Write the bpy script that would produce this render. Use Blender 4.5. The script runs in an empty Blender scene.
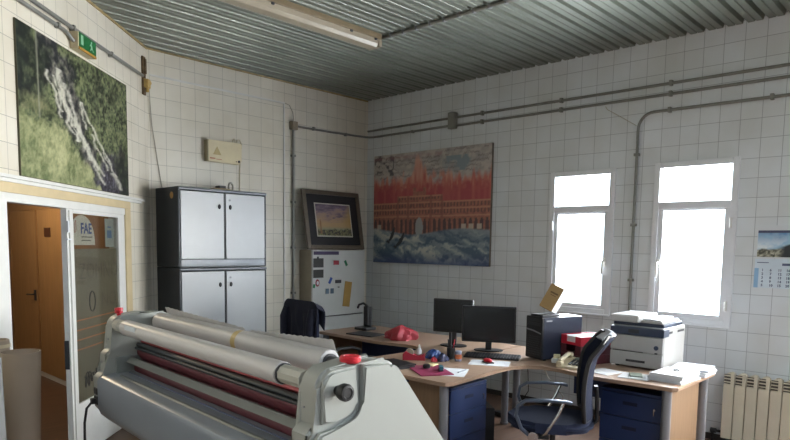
import bpy, bmesh, math, random
import numpy as np
from mathutils import Vector, Matrix

C = bpy.context.scene.collection
SC = bpy.context.scene
PI = math.pi
random.seed(7)

# ------------------------------------------------------------------ camera, world, light, exposure
cam_d = bpy.data.cameras.new('camera'); cam = bpy.data.objects.new('camera', cam_d); C.objects.link(cam)
cam_d.sensor_width = 36; cam_d.lens = 633.0 / 790 * 36; cam_d.shift_y = (304.4 - 220) / 790
cam_d.clip_start = 0.02
CR = Vector((0.6871, -0.7264, 0.0141)); CF = Vector((0.7244, 0.6831, -0.0940))
CR = (CR - CF * CR.dot(CF)).normalized(); CU = CR.cross(CF)
M = Matrix((CR, CU, -CF)).transposed().to_4x4(); M.translation = (0, 0, 1.55)
M.normalize()
cam.matrix_world = M
SC.camera = cam

W = bpy.data.worlds.new('world'); SC.world = W; W.use_nodes = True
bg = W.node_tree.nodes['Background']; bg.inputs[0].default_value = (0.80, 0.90, 1.0, 1); bg.inputs[1].default_value = 5.0

SC.view_settings.view_transform = 'Standard'; SC.view_settings.look = 'None'
SC.view_settings.gamma = 1; SC.view_settings.use_curve_mapping = False
SC.view_settings.exposure = 0.85


def area(name, loc, d, sx, sy, power, col=(1, 1, 1)):
    l = bpy.data.lights.new(name, 'AREA'); l.shape = 'RECTANGLE'; l.size = sx; l.size_y = sy
    l.energy = power; l.color = col
    o = bpy.data.objects.new(name, l); C.objects.link(o); o.location = loc
    o.rotation_euler = Vector(d).to_track_quat('-Z', 'Y').to_euler()
    return o


XR, YB = 5.482, 5.666                       # right wall (windows) and back wall planes
LBX = 2.712                                 # corner of left and back wall
AL = math.radians(44.18)                    # direction of the left wall
WINS = [(2.505, 3.122, 0.950, 2.243), (1.503, 2.137, 0.940, 2.258),
        (0.20, 0.83, 0.94, 2.258), (-0.80, -0.17, 0.94, 2.258), (-1.80, -1.17, 0.94, 2.258), (-2.80, -2.17, 0.94, 2.258)]
# daylight in the windows of the long wall (two in view, three nearer the camera)
for i, (y0, y1, z0, z1) in enumerate(WINS):
    area('daylight_window', (XR + 0.42, (y0 + y1) / 2, (z0 + z1) / 2 + 0.05), (-1, 0, 0), 0.95, 1.65, 100 if i < 2 else 300, (0.92, 0.96, 1.0) if i < 2 else (1.0, 0.97, 0.90))


# ------------------------------------------------------------------ materials
def lin(c):
    if isinstance(c, str):
        c = c.lstrip('#'); c = [int(c[i:i + 2], 16) / 255 for i in (0, 2, 4)]
    return tuple((v / 12.92 if v <= 0.04045 else ((v + 0.055) / 1.055) ** 2.4) for v in c) + (1,)


MATS = {}


def mat(name, col, rough=0.5, metal=0.0, var=0.06, scale=9.0, bump=0.0, bscale=200, coat=0.0, trans=0, spec=0.5):
    if name in MATS: return MATS[name]
    m = bpy.data.materials.new(name); m.use_nodes = True; nt = m.node_tree; N = nt.nodes
    b = N['Principled BSDF']; b.inputs['Roughness'].default_value = rough; b.inputs['Metallic'].default_value = metal
    b.inputs['Coat Weight'].default_value = coat; b.inputs['Specular IOR Level'].default_value = spec
    c = lin(col)
    tc = N.new('ShaderNodeTexCoord'); nz = N.new('ShaderNodeTexNoise'); nz.inputs['Scale'].default_value = scale
    nz.inputs['Detail'].default_value = 4
    nt.links.new(tc.outputs['Object'], nz.inputs['Vector'])
    rp = N.new('ShaderNodeValToRGB')
    rp.color_ramp.elements[0].position = 0.3; rp.color_ramp.elements[1].position = 0.7
    rp.color_ramp.elements[0].color = tuple(v * (1 - var) for v in c[:3]) + (1,)
    rp.color_ramp.elements[1].color = tuple(min(1, v * (1 + var)) for v in c[:3]) + (1,)
    nt.links.new(nz.outputs['Fac'], rp.inputs['Fac']); nt.links.new(rp.outputs['Color'], b.inputs['Base Color'])
    if bump:
        n2 = N.new('ShaderNodeTexNoise'); n2.inputs['Scale'].default_value = bscale
        bp = N.new('ShaderNodeBump'); bp.inputs['Strength'].default_value = bump; bp.inputs['Distance'].default_value = 0.002
        nt.links.new(tc.outputs['Object'], n2.inputs['Vector']); nt.links.new(n2.outputs['Fac'], bp.inputs['Height'])
        nt.links.new(bp.outputs['Normal'], b.inputs['Normal'])
    MATS[name] = m
    return m


def wood(name, col, axis=0, rough=0.45, contrast=0.18, scale=6):
    if name in MATS: return MATS[name]
    m = mat(name, col, rough); nt = m.node_tree; N = nt.nodes; b = N['Principled BSDF']
    tc = [n for n in N if n.bl_idname == 'ShaderNodeTexCoord'][0]
    mp = N.new('ShaderNodeMapping'); s = [14, 14, 14]; s[axis] = 1.0; mp.inputs['Scale'].default_value = s
    nz = N.new('ShaderNodeTexNoise'); nz.inputs['Scale'].default_value = scale; nz.inputs['Detail'].default_value = 6
    nz.inputs['Distortion'].default_value = 0.6
    nt.links.new(tc.outputs['Object'], mp.inputs['Vector']); nt.links.new(mp.outputs['Vector'], nz.inputs['Vector'])
    rp = N.new('ShaderNodeValToRGB'); c = lin(col)
    rp.color_ramp.elements[0].position = 0.3; rp.color_ramp.elements[1].position = 0.72
    rp.color_ramp.elements[0].color = tuple(v * (1 - contrast) for v in c[:3]) + (1,)
    rp.color_ramp.elements[1].color = tuple(min(1, v * (1 + contrast)) for v in c[:3]) + (1,)
    nt.links.new(nz.outputs['Fac'], rp.inputs['Fac']); nt.links.new(rp.outputs['Color'], b.inputs['Base Color'])
    return m


def tiles(name, haxis, off, col='#d9d4c8', grout='#aaa59a'):
    """square 15 cm glazed wall tiles; haxis = which object axis runs along the wall"""
    m = bpy.data.materials.new(name); m.use_nodes = True; nt = m.node_tree; N = nt.nodes; L = nt.links
    b = N['Principled BSDF']
    tc = N.new('ShaderNodeTexCoord'); sp = N.new('ShaderNodeSeparateXYZ'); cb = N.new('ShaderNodeCombineXYZ')
    L.new(tc.outputs['Object'], sp.inputs[0])
    ad = N.new('ShaderNodeMath'); ad.operation = 'ADD'; ad.inputs[1].default_value = -off + 30.0
    L.new(sp.outputs[haxis], ad.inputs[0]); L.new(ad.outputs[0], cb.inputs[0]); L.new(sp.outputs[2], cb.inputs[1])
    br = N.new('ShaderNodeTexBrick'); br.offset = 0.0; br.squash = 1.0
    br.inputs['Scale'].default_value = 1.0; br.inputs['Brick Width'].default_value = 0.15; br.inputs['Row Height'].default_value = 0.15
    br.inputs['Mortar Size'].default_value = 0.0022; br.inputs['Mortar Smooth'].default_value = 0.3; br.inputs['Bias'].default_value = 0
    c = lin(col)
    br.inputs['Color1'].default_value = tuple(v * 0.97 for v in c[:3]) + (1,); br.inputs['Color2'].default_value = tuple(min(1, v * 1.03) for v in c[:3]) + (1,)
    br.inputs['Mortar'].default_value = lin(grout)
    L.new(cb.outputs[0], br.inputs['Vector'])
    nz = N.new('ShaderNodeTexNoise'); nz.inputs['Scale'].default_value = 2.2; nz.inputs['Detail'].default_value = 5
    L.new(tc.outputs['Object'], nz.inputs['Vector'])
    rp = N.new('ShaderNodeValToRGB'); rp.color_ramp.elements[0].position = 0.35; rp.color_ramp.elements[1].position = 0.65
    rp.color_ramp.elements[0].color = (0.90, 0.88, 0.84, 1); rp.color_ramp.elements[1].color = (1, 1, 1, 1)
    L.new(nz.outputs['Fac'], rp.inputs['Fac'])
    mx = N.new('ShaderNodeMix'); mx.data_type = 'RGBA'; mx.blend_type = 'MULTIPLY'; mx.inputs[0].default_value = 1
    L.new(br.outputs['Color'], mx.inputs[6]); L.new(rp.outputs['Color'], mx.inputs[7])
    # drilled holes and small stains
    vo = N.new('ShaderNodeTexVoronoi'); vo.inputs['Scale'].default_value = 1.7; L.new(cb.outputs[0], vo.inputs['Vector'])
    lt = N.new('ShaderNodeMath'); lt.operation = 'LESS_THAN'; lt.inputs[1].default_value = 0.017
    L.new(vo.outputs['Distance'], lt.inputs[0])
    m2 = N.new('ShaderNodeMix'); m2.data_type = 'RGBA'; m2.inputs[7].default_value = (0.06, 0.05, 0.05, 1)
    L.new(lt.outputs[0], m2.inputs[0]); L.new(mx.outputs[2], m2.inputs[6]); L.new(m2.outputs[2], b.inputs['Base Color'])
    b.inputs['Roughness'].default_value = 0.28
    bp = N.new('ShaderNodeBump'); bp.inputs['Strength'].default_value = 0.35; bp.inputs['Distance'].default_value = 0.003; bp.invert = True
    L.new(br.outputs['Fac'], bp.inputs['Height'])
    n3 = N.new('ShaderNodeTexNoise'); n3.inputs['Scale'].default_value = 7; L.new(tc.outputs['Object'], n3.inputs['Vector'])
    b2 = N.new('ShaderNodeBump'); b2.inputs['Strength'].default_value = 0.12; b2.inputs['Distance'].default_value = 0.01
    L.new(n3.outputs['Fac'], b2.inputs['Height']); L.new(bp.outputs['Normal'], b2.inputs['Normal'])
    L.new(b2.outputs['Normal'], b.inputs['Normal'])
    return m


def glass(name, tint=(1, 1, 1), gloss=0.08, opac=0.0, ocol=(0.5, 0.5, 0.5)):
    m = bpy.data.materials.new(name); m.use_nodes = True; nt = m.node_tree; N = nt.nodes; L = nt.links
    N.remove(N['Principled BSDF']); out = N['Material Output']
    t = N.new('ShaderNodeBsdfTransparent'); t.inputs[0].default_value = tuple(tint) + (1,)
    g = N.new('ShaderNodeBsdfGlossy'); g.inputs['Roughness'].default_value = 0.06
    mx = N.new('ShaderNodeMixShader'); mx.inputs[0].default_value = gloss
    L.new(t.outputs[0], mx.inputs[1]); L.new(g.outputs[0], mx.inputs[2]); last = mx
    if opac:
        d = N.new('ShaderNodeBsdfDiffuse'); d.inputs[0].default_value = lin(ocol) if isinstance(ocol, str) else tuple(ocol) + (1,)
        m2 = N.new('ShaderNodeMixShader'); m2.inputs[0].default_value = opac
        L.new(mx.outputs[0], m2.inputs[1]); L.new(d.outputs[0], m2.inputs[2]); last = m2
    L.new(last.outputs[0], out.inputs[0])
    return m


def painted(name, rough=0.5):
    m = bpy.data.materials.new(name); m.use_nodes = True; nt = m.node_tree; N = nt.nodes
    b = N['Principled BSDF']; b.inputs['Roughness'].default_value = rough
    a = N.new('ShaderNodeVertexColor'); a.layer_name = 'Col'
    nt.links.new(a.outputs['Color'], b.inputs['Base Color'])
    return m


# ------------------------------------------------------------------ geometry helpers
class MB:
    def __init__(s): s.bm = bmesh.new(); s.wn = False

    def _bev(s, faces, bev, seg=2):
        if bev:
            s.wn = True; es = list({e for f in faces for e in f.edges})
            bmesh.ops.bevel(s.bm, geom=es, offset=bev, segments=seg, affect='EDGES', profile=0.5, clamp_overlap=True)

    def box(s, x0, x1, y0, y1, z0, z1, bev=0, seg=2, mtx=None):
        v = [s.bm.verts.new((x, y, z)) for z in (z0, z1) for y in (y0, y1) for x in (x0, x1)]
        if mtx is not None:
            for q in v: q.co = mtx @ q.co
        f = [s.bm.faces.new([v[i] for i in q]) for q in ((0, 2, 3, 1), (4, 5, 7, 6), (0, 1, 5, 4), (2, 6, 7, 3), (0, 4, 6, 2), (1, 3, 7, 5))]
        s._bev(f, bev, seg); return s

    def cyl(s, p0, p1, r0, r1=None, seg=20, bev=0, cap=True):
        r1 = r0 if r1 is None else r1
        p0 = Vector(p0); p1 = Vector(p1); q = (p1 - p0).to_track_quat('Z', 'X')
        ra, rb = [], []
        for i in range(seg):
            a = 2 * PI * i / seg; d = q @ Vector((math.cos(a), math.sin(a), 0))
            ra.append(s.bm.verts.new(p0 + d * r0)); rb.append(s.bm.verts.new(p1 + d * r1))
        for i in range(seg):
            j = (i + 1) % seg; s.bm.faces.new((ra[i], ra[j], rb[j], rb[i]))
        if cap:
            fa = s.bm.faces.new(ra[::-1]); fb = s.bm.faces.new(rb)
            if bev:
                es = list(fa.edges) + list(fb.edges)
                bmesh.ops.bevel(s.bm, geom=es, offset=bev, segments=2, affect='EDGES', clamp_overlap=True)
        return s

    def tube(s, pts, r, seg=8, cap=True):
        pts = [Vector(p) for p in pts]; rings = []; n = len(pts); up = None
        for i, p in enumerate(pts):
            t = (pts[min(i + 1, n - 1)] - pts[max(i - 1, 0)]).normalized()
            if up is None:
                up = Vector((0, 0, 1)) if abs(t.z) < 0.9 else Vector((1, 0, 0))
            a = t.cross(up).normalized(); b = a.cross(t).normalized(); up = b
            rr = r[i] if isinstance(r, (list, tuple)) else r
            rings.append([s.bm.verts.new(p + (a * math.cos(2 * PI * k / seg) + b * math.sin(2 * PI * k / seg)) * rr) for k in range(seg)])
        for i in range(n - 1):
            for k in range(seg):
                j = (k + 1) % seg; s.bm.faces.new((rings[i][k], rings[i][j], rings[i + 1][j], rings[i + 1][k]))
        if cap: s.bm.faces.new(rings[0][::-1]); s.bm.faces.new(rings[-1])
        return s

    def flat_tube(s, pts, hw, ht, side):
        """rounded bar of half width hw along side vector and half thickness ht"""
        pts = [Vector(p) for p in pts]; rings = []; n = len(pts); side = Vector(side).normalized()
        for i, p in enumerate(pts):
            t = (pts[min(i + 1, n - 1)] - pts[max(i - 1, 0)]).normalized(); nn = t.cross(side).normalized()
            rings.append([s.bm.verts.new(p + side * hw * math.copysign(abs(math.cos(a)) ** .6, math.cos(a)) + nn * ht * math.copysign(abs(math.sin(a)) ** .6, math.sin(a))) for a in [2 * PI * k / 12 for k in range(12)]])
        for i in range(n - 1):
            for k in range(12):
                j = (k + 1) % 12; s.bm.faces.new((rings[i][k], rings[i][j], rings[i + 1][j], rings[i + 1][k]))
        s.bm.faces.new(rings[0][::-1]); s.bm.faces.new(rings[-1]); return s

    def prism(s, poly, fn, a, b, bev=0, seg=2):
        """poly of 2D points swept between a and b; fn(u, w, t) -> xyz"""
        A = [s.bm.verts.new(fn(u, w, a)) for u, w in poly]; B = [s.bm.verts.new(fn(u, w, b)) for u, w in poly]
        n = len(poly); f = [s.bm.faces.new(A[::-1]), s.bm.faces.new(B)]
        for i in range(n):
            j = (i + 1) % n; s.bm.faces.new((A[i], A[j], B[j], B[i]))
        if bev:
            s.wn = True; es = list(f[0].edges) + list(f[1].edges)
            bmesh.ops.bevel(s.bm, geom=es, offset=bev, segments=seg, affect='EDGES', clamp_overlap=True)
        return s

    def lathe(s, prof, c=(0, 0, 0), seg=24, ax=None):
        c = Vector(c); q = Vector(ax).to_track_quat('Z', 'X') if ax else None; rings = []
        for r, z in prof:
            ring = []
            for k in range(seg):
                a = 2 * PI * k / seg; v = Vector((r * math.cos(a), r * math.sin(a), z))
                ring.append(s.bm.verts.new(c + (q @ v if q else v)))
            rings.append(ring)
        for i in range(len(rings) - 1):
            for k in range(seg):
                j = (k + 1) % seg; s.bm.faces.new((rings[i][k], rings[i][j], rings[i + 1][j], rings[i + 1][k]))
        s.bm.faces.new(rings[0][::-1]); s.bm.faces.new(rings[-1]); return s

    def grid(s, fn, nu, nv, thick=0):
        g = [[s.bm.verts.new(fn(i / nu, j / nv)) for j in range(nv + 1)] for i in range(nu + 1)]
        for i in range(nu):
            for j in range(nv): s.bm.faces.new((g[i][j], g[i + 1][j], g[i + 1][j + 1], g[i][j + 1]))
        if thick:
            fs = list(s.bm.faces)
            bmesh.ops.recalc_face_normals(s.bm, faces=fs)
            bmesh.ops.solidify(s.bm, geom=fs, thickness=thick)
        return s

    def ball(s, c, rx, ry=None, rz=None, seg=16):
        ry = rx if ry is None else ry; rz = rx if rz is None else rz
        r = bmesh.ops.create_uvsphere(s.bm, u_segments=seg, v_segments=max(8, seg // 2), radius=1)
        for v in r['verts']: v.co = Vector((v.co.x * rx + c[0], v.co.y * ry + c[1], v.co.z * rz + c[2]))
        return s

    def text(s, txt, size, mtx, depth=0.0006, bold=0.0, align='LEFT'):
        cu = bpy.data.curves.new('text', 'FONT'); cu.body = txt; cu.size = size; cu.extrude = depth; cu.offset = bold
        cu.align_x = align; cu.resolution_u = 2
        o = bpy.data.objects.new('text', cu); C.objects.link(o)
        me = bpy.data.meshes.new_from_object(o)
        bpy.data.objects.remove(o); bpy.data.curves.remove(cu)
        me.transform(mtx); s.bm.from_mesh(me); bpy.data.meshes.remove(me); return s

    def build(s, name, m, parent=None, smooth=35, loc=None, rot=None):
        bmesh.ops.recalc_face_normals(s.bm, faces=list(s.bm.faces))
        lim = math.radians(smooth)
        for e in s.bm.edges:
            e.smooth = len(e.link_faces) == 2 and e.calc_face_angle(0) < lim
        for f in s.bm.faces: f.smooth = True
        me = bpy.data.meshes.new(name); s.bm.to_mesh(me); s.bm.free(); me.materials.append(m)
        o = bpy.data.objects.new(name, me); C.objects.link(o)
        if s.wn: w = o.modifiers.new('weighted', 'WEIGHTED_NORMAL'); w.keep_sharp = True
        if parent is not None: o.parent = parent
        if loc is not None: o.location = loc
        if rot is not None: o.rotation_euler = rot
        return o


def thing(name, label, cat, loc=(0, 0, 0), rotz=0, group=None, rot=None):
    o = bpy.data.objects.new(name, None); C.objects.link(o); o.empty_display_size = 0.05
    o.location = loc; o.rotation_euler = rot or (0, 0, rotz); o['label'] = label; o['category'] = cat
    if group: o['group'] = group
    return o


def tag(o, label, cat, group=None):
    o['label'] = label; o['category'] = cat
    if group: o['group'] = group
    return o


def struct(o): o['kind'] = 'structure'; return o


def arc(cx, cz, r, a0, a1, n=6): return [(cx + r * math.cos(math.radians(a0 + (a1 - a0) * i / n)), cz + r * math.sin(math.radians(a0 + (a1 - a0) * i / n))) for i in range(n + 1)]


def rrect(x0, x1, z0, z1, r, n=4):
    return arc(x1 - r, z1 - r, r, 0, 90, n) + arc(x0 + r, z1 - r, r, 90, 180, n) + arc(x0 + r, z0 + r, r, 180, 270, n) + arc(x1 - r, z0 + r, r, 270, 360, n)


XZ = lambda u, w, t: (u, t, w)     # polygon in xz, swept in y
YZ = lambda u, w, t: (t, u, w)     # polygon in yz, swept in x
XY = lambda u, w, t: (u, w, t)     # polygon in xy, swept in z


# ---- value noise and a painter for the pictures that hang in the room
def vnoise(x, y, seed=0):
    xi = np.floor(x).astype(int); yi = np.floor(y).astype(int); xf = x - xi; yf = y - yi
    def h(a, b):
        n = (a * 374761393 + b * 668265263 + seed * 1442695041) & 0x7fffffff
        n = ((n ^ (n >> 13)) * 1274126177) & 0x7fffffff
        return ((n ^ (n >> 16)) & 0xffff) / 65535.0
    u = xf * xf * (3 - 2 * xf); v = yf * yf * (3 - 2 * yf)
    return (h(xi, yi) * (1 - u) + h(xi + 1, yi) * u) * (1 - v) + (h(xi, yi + 1) * (1 - u) + h(xi + 1, yi + 1) * u) * v


def fbm(x, y, o=4, seed=0):
    t = 0; a = 0.5; n = 0
    for i in range(o):
        t = t + a * vnoise(x * 2 ** i, y * 2 ** i, seed + i); n += a; a *= 0.55
    return t / n


def L3(h): return np.array(lin(h)[:3])


def mixc(a, b, t): t = np.clip(t, 0, 1)[..., None]; return a * (1 - t) + b * t


def picture(name, w, h, nx, ny, fn, fmap, m, parent):
    """flat picture, one grid of coloured vertices. fn(u, v) arrays -> rgb ; fmap(u, v) -> xyz"""
    U, V = np.meshgrid(np.linspace(0, 1, nx + 1), np.linspace(0, 1, ny + 1), indexing='ij')
    col = np.clip(fn(U, V), 0, 1)
    verts = [fmap(U[i, j], V[i, j]) for i in range(nx + 1) for j in range(ny + 1)]
    faces = [(i * (ny + 1) + j, (i + 1) * (ny + 1) + j, (i + 1) * (ny + 1) + j + 1, i * (ny + 1) + j + 1) for i in range(nx) for j in range(ny)]
    me = bpy.data.meshes.new(name); me.from_pydata(verts, [], faces); me.update()
    at = me.color_attributes.new('Col', 'FLOAT_COLOR', 'POINT')
    buf = np.ones(((nx + 1) * (ny + 1), 4), np.float32); buf[:, :3] = col.reshape(-1, 3); at.data.foreach_set('color', buf.ravel())
    me.materials.append(m); o = bpy.data.objects.new(name, me); C.objects.link(o); o.parent = parent
    return o


# ------------------------------------------------------------------ common materials
M_black = mat('black_plastic', '#17181b', 0.45)
M_dark = mat('dark_grey_plastic', '#2a2c31', 0.5)
M_chrome = mat('chrome', '#c8cacd', 0.18, 1.0, 0.02)
M_galv = mat('galvanised_conduit', '#84847f', 0.4, 0.25, 0.12, 20)
M_alu = mat('white_aluminium', '#dcdee2', 0.4, 0.0, 0.03)
M_white = mat('white_paint', '#d6d5d0', 0.45, 0, 0.04)
M_paper = mat('white_paper', '#d3d6da', 0.8, 0, 0.02)
M_beige = mat('beige_paint', '#c9b68f', 0.5, 0, 0.06)
M_cream = mat('cream_plastic', '#d9cda9', 0.5, 0, 0.05)
M_navy = mat('navy_laminate', '#25365e', 0.45, 0, 0.06)
M_desk = wood('beech_laminate', '#a08570', 1, 0.38, 0.10, 4)
M_beech = wood('beech_panel', '#866b52', 2, 0.5, 0.12, 4)
M_leg = mat('grey_steel_leg', '#8b8d92', 0.4, 0.4, 0.05)
M_red = mat('red_plastic', '#c4202f', 0.4, 0, 0.05)

# ------------------------------------------------------------------ the room
LOC_L = (LBX, YB, 0); ROT_L = (0, 0, AL)
m_floor = wood('brown_floor', '#5f4636', 0, 0.42, 0.22, 2.5)
struct(MB().box(-3.3, 5.75, -3.4, 10.0, -0.1, 0).build('floor', m_floor))
T_back = tiles('back_wall_tiles', 0, 2.734, '#dcd7ca'); T_right = tiles('right_wall_tiles', 1, 1.364, '#d6dbe0', '#9b9fa6'); T_left = tiles('left_wall_tiles', 0, -2.175, '#dfd9cb')  # warm left and back, cool right: tint of the light put into the tiles
struct(MB().box(2.62, 5.7, YB, YB + 0.15, 0, 3.42).build('wall_back', T_back))


def holed(mb, a0, a1, z0, z1, holes, put):
    """wall strip a0..a1 with rectangular holes sorted along a"""
    cur = a0
    for h0, h1, hz0, hz1 in sorted(holes):
        put(cur, h0, z0, z1)
        if hz0 > z0: put(h0, h1, z0, hz0)
        if hz1 < z1: put(h0, h1, hz1, z1)
        cur = h1
    put(cur, a1, z0, z1)


mb = MB(); holed(mb, -3.4, YB, 0, 3.42, WINS, lambda a, b, c, d: mb.box(XR, XR + 0.16, a, b, c, d)); struct(mb.build('wall_right', T_right))
DO0, DO1, DOZ = -2.25, -0.60, 1.80
mb = MB(); holed(mb, -8.0, 0.0, 0, 3.42, [(DO0, DO1, 0, DOZ)], lambda a, b, c, d: mb.box(a, b, 0, 0.12, c, d)); struct(mb.build('wall_left', T_left, loc=LOC_L, rot=ROT_L))
m_plaster = mat('plaster', '#54575c', 0.8)
struct(MB().box(-3.2, -3.03, -3.4, 0.1, 0, 3.42).build('wall_side', m_plaster))
mb = MB(); holed(mb, -3.2, XR, 0, 3.42, [], lambda a, b, c, d: mb.box(a, b, -3.4, -3.25 + 0.12, c, d)); struct(mb.build('wall_rear', m_plaster))
# corrugated metal deck, ribs running along x
prof = []; y = -3.45; P = 0.14; ph = 1.824 - 14 * P - 0.035
pts = []
k = -25
while True:
    yb = 1.789 + k * P
    if yb > 5.66: break
    pts += [(yb, 3.315), (yb + 0.024, 3.315), (yb + 0.034, 3.280), (yb + 0.074, 3.280), (yb + 0.079, 3.288), (yb + 0.085, 3.288), (yb + 0.090, 3.280), (yb + 0.130, 3.280)]
    k += 1
pts = [p for p in pts if -3.4 < p[0] < YB + 0.1]
poly = pts + [(q[0], 3.40) for q in pts[::-1]]
m_deck = mat('galvanised_deck', '#747970', 0.42, 0.35, 0.16, 1.6)
mb = MB()
for (a, az), (b, bz) in zip(pts[:-1], pts[1:]):
    v = [mb.bm.verts.new(q) for q in ((-3.2, a, az), (XR + 0.1, a, az), (XR + 0.1, b, bz), (-3.2, b, bz))]; mb.bm.faces.new(v)
bmesh.ops.remove_doubles(mb.bm, verts=list(mb.bm.verts), dist=1e-4)
bmesh.ops.recalc_face_normals(mb.bm, faces=list(mb.bm.faces)); bmesh.ops.solidify(mb.bm, geom=list(mb.bm.faces), thickness=0.004)
struct(mb.build('ceiling', m_deck, smooth=20))
m_filler = mat('stained_filler', '#9a875e', 0.8, 0, 0.35, 14)
struct(MB().box(LBX + 0.001, XR - 0.005, YB - 0.010, YB - 0.0005, 3.262, 3.279, 0.002).build('trim_2', m_filler))
struct(MB().box(-7.9, -0.006, -0.010, -0.0005, 3.258, 3.279, 0.002).build('trim_3', m_filler, loc=LOC_L, rot=ROT_L))
m_base = mat('dark_baseboard', '#3a3734', 0.6)
struct(MB().box(XR - 0.012, XR, -3.2, YB - 0.001, 0, 0.05).build('baseboard_right', m_base))
struct(MB().box(LBX + 0.02, XR - 0.013, YB - 0.012, YB, 0, 0.05).build('baseboard_back', m_base))

# ---- corridor seen through the doorway
m_pan = wood('corridor_wood_panel', '#94704a', 2, 0.4, 0.14, 3); m_pan2 = wood('corridor_wood_door', '#a37e54', 2, 0.38, 0.12, 3)
struct(MB().box(2.44, 2.60, 5.58, 9.6, 0, 2.5).build('wall_corridor_right', m_pan))
struct(MB().box(0.2, 0.35, 3.9, 9.6, 0, 2.5).build('wall_corridor_left', m_plaster))
struct(MB().box(0.2, 2.6, 9.6, 9.75, 0, 2.5).build('wall_corridor_end', m_pan))
mb = MB(); mb.prism([(0.2, 3.45), (0.2, 9.75), (2.6, 9.75), (2.6, 5.78)], XY, 2.5, 2.6); struct(mb.build('ceiling_corridor', m_plaster))
struct(MB().box(2.425, 2.44, 5.62, 9.59, 0, 0.055).build('baseboard_corridor', M_white))
d3 = struct(MB().box(2.418, 2.44, 7.83, 8.72, 0.056, 1.88, 0.004).build('door_3', m_pan2))
MB().box(2.412, 2.44, 7.80, 7.83, 0.056, 1.90).box(2.412, 2.44, 8.72, 8.76, 0.056, 1.90).box(2.41, 2.44, 7.80, 8.76, 1.88, 1.92).build('door_frame', m_pan, d3)
mb = MB(); mb.box(2.405, 2.42, 7.88, 7.93, 0.86, 0.98, 0.003); mb.tube([(2.41, 7.905, 0.93), (2.37, 7.905, 0.93), (2.362, 7.93, 0.93), (2.36, 8.02, 0.925)], 0.009); mb.build('door_handle', M_dark, d3)
d4 = struct(MB().box(2.418, 2.44, 6.85, 7.78, 0.056, 1.88, 0.004).build('door_4', m_pan2))
MB().box(2.41, 2.44, 6.80, 7.79, 1.88, 1.92).build('door_frame', m_pan, d4)
sg = MB().box(2.410, 2.418, 7.36, 7.54, 1.58, 1.68, 0.002).build('door_plate', mat('brown_plate', '#4a2c1e', 0.4)); tag(sg, 'small dark brown plate on the corridor door panel', 'sign')
l = thing('corridor_fill_lamp', 'unseen round ceiling lamp added to light the wood-panelled corridor', 'lamp', (1.5, 7.1, 2.5))
MB().lathe([(0.14, 0), (0.15, -0.03), (0.10, -0.07), (0.02, -0.08)]).build('lamp_shade', mat('opal_shade', '#e8dcc0', 0.5), l)
pl = bpy.data.lights.new('corridor_fill_light', 'POINT'); pl.energy = 32; pl.color = (1.0, 0.80, 0.56); pl.shadow_soft_size = 0.1  # lamp added out of view to light the corridor panels
po = bpy.data.objects.new('corridor_fill_light', pl); C.objects.link(po); po.location = (1.5, 7.1, 2.34)

# ---- doorway of the left wall: casing, cornice, glazed leaf (local: x along wall, -y into the room)
dl = lambda mb, name, m, par=None: mb.build(name, m, par, loc=None if par else LOC_L, rot=None if par else ROT_L)
struct(dl(MB().box(-2.40, -0.232, -0.05, -0.0005, 1.895, 1.915, 0.003).box(-2.40, -0.26, -0.03, -0.0005, 1.875, 1.895), 'trim_1', M_white))
d1 = struct(dl(MB().box(-2.40, -0.49, -0.022, -0.0005, 1.815, 1.875, 0.004).box(-0.60, -0.49, -0.022, -0.0005, 0, 1.815, 0.006), 'door_1', M_beige))
dl(MB().box(-2.40, DO0 + 0.005, -0.026, 0.05, 0, 1.80, 0.004).box(-2.40, DO1, -0.018, 0.06, 1.762, 1.815, 0.003), 'door_frame', M_white, d1)
# leaf
mb = MB(); y0, y1 = -0.012, 0.03
mb.box(-1.552, -1.46, y0, y1, 0.005, 1.762, 0.004).box(-0.725, -0.602, y0, y1, 0.005, 1.762, 0.004)
mb.box(-1.46, -0.725, y0, y1, 1.735, 1.762).box(-1.46, -0.725, y0 + 0.004, y1, 0.005, 0.39, 0.004)
mb.box(-1.530, -1.522, y0 - 0.010, y0, 0.05, 1.75)
leaf = struct(dl(mb, 'door_2', M_white))
dl(MB().box(-1.46, -0.725, 0.004, 0.009, 0.39, 1.735), 'glass_pane', glass('door_glass', (0.80, 0.80, 0.77), 0.07), leaf)
dl(MB().box(-1.459, -0.726, 0.0095, 0.011, 0.391, 1.488), 'frosted_film', mat('frosted_film', '#8d8574', 0.55, 0, 0.08, 3), leaf)
MB().box(-1.558, -1.552, 0.0, 0.03, 0.66, 0.86).build('strike_plate', M_black, leaf)
mb = MB(); mb.box(-1.58, -1.525, -0.03, -0.012, 1.55, 1.56).cyl((-1.555, -0.022, 1.60), (-1.555, -0.022, 1.68), 0.008).build('hinge', M_alu, leaf)
# markings on the film: outlined letters, orange rules, script
WL = lambda s, z, y=0.0035: Matrix.Translation((s, y, z)) @ Matrix.Rotation(PI / 2, 4, 'X')
m_ink = mat('grey_lettering', '#5a5145', 0.6); m_ink2 = mat('black_lettering', '#2d2a28', 0.6); m_or = mat('orange_rule', '#a5693f', 0.6)
mb = MB(); mb.text('ZOMNOS', 0.17, WL(-1.36, 1.27, 0.0085), 0.0004, -0.002); mb.text('NO', 0.17, WL(-1.02, 1.04, 0.0085), 0.0004, -0.002); mb.build('film_lettering', m_ink, leaf)
mb = MB(); mb.tube([(-1.17 + 0.045 * math.cos(a), 0.008, 1.10 + 0.075 * math.sin(a)) for a in np.linspace(0, 2 * PI, 25)], 0.004, 5).build('film_letter_outline', m_ink2, leaf)
mb = MB()
for i, (z, a, b) in enumerate(((0.975, -1.45, -0.80), (0.905, -1.45, -0.90), (0.835, -1.45, -0.76), (0.765, -1.44, -1.02))): mb.box(a, b, 0.0075, 0.009, z, z + 0.009)
mb.build('film_rule', m_or, leaf)
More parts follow.
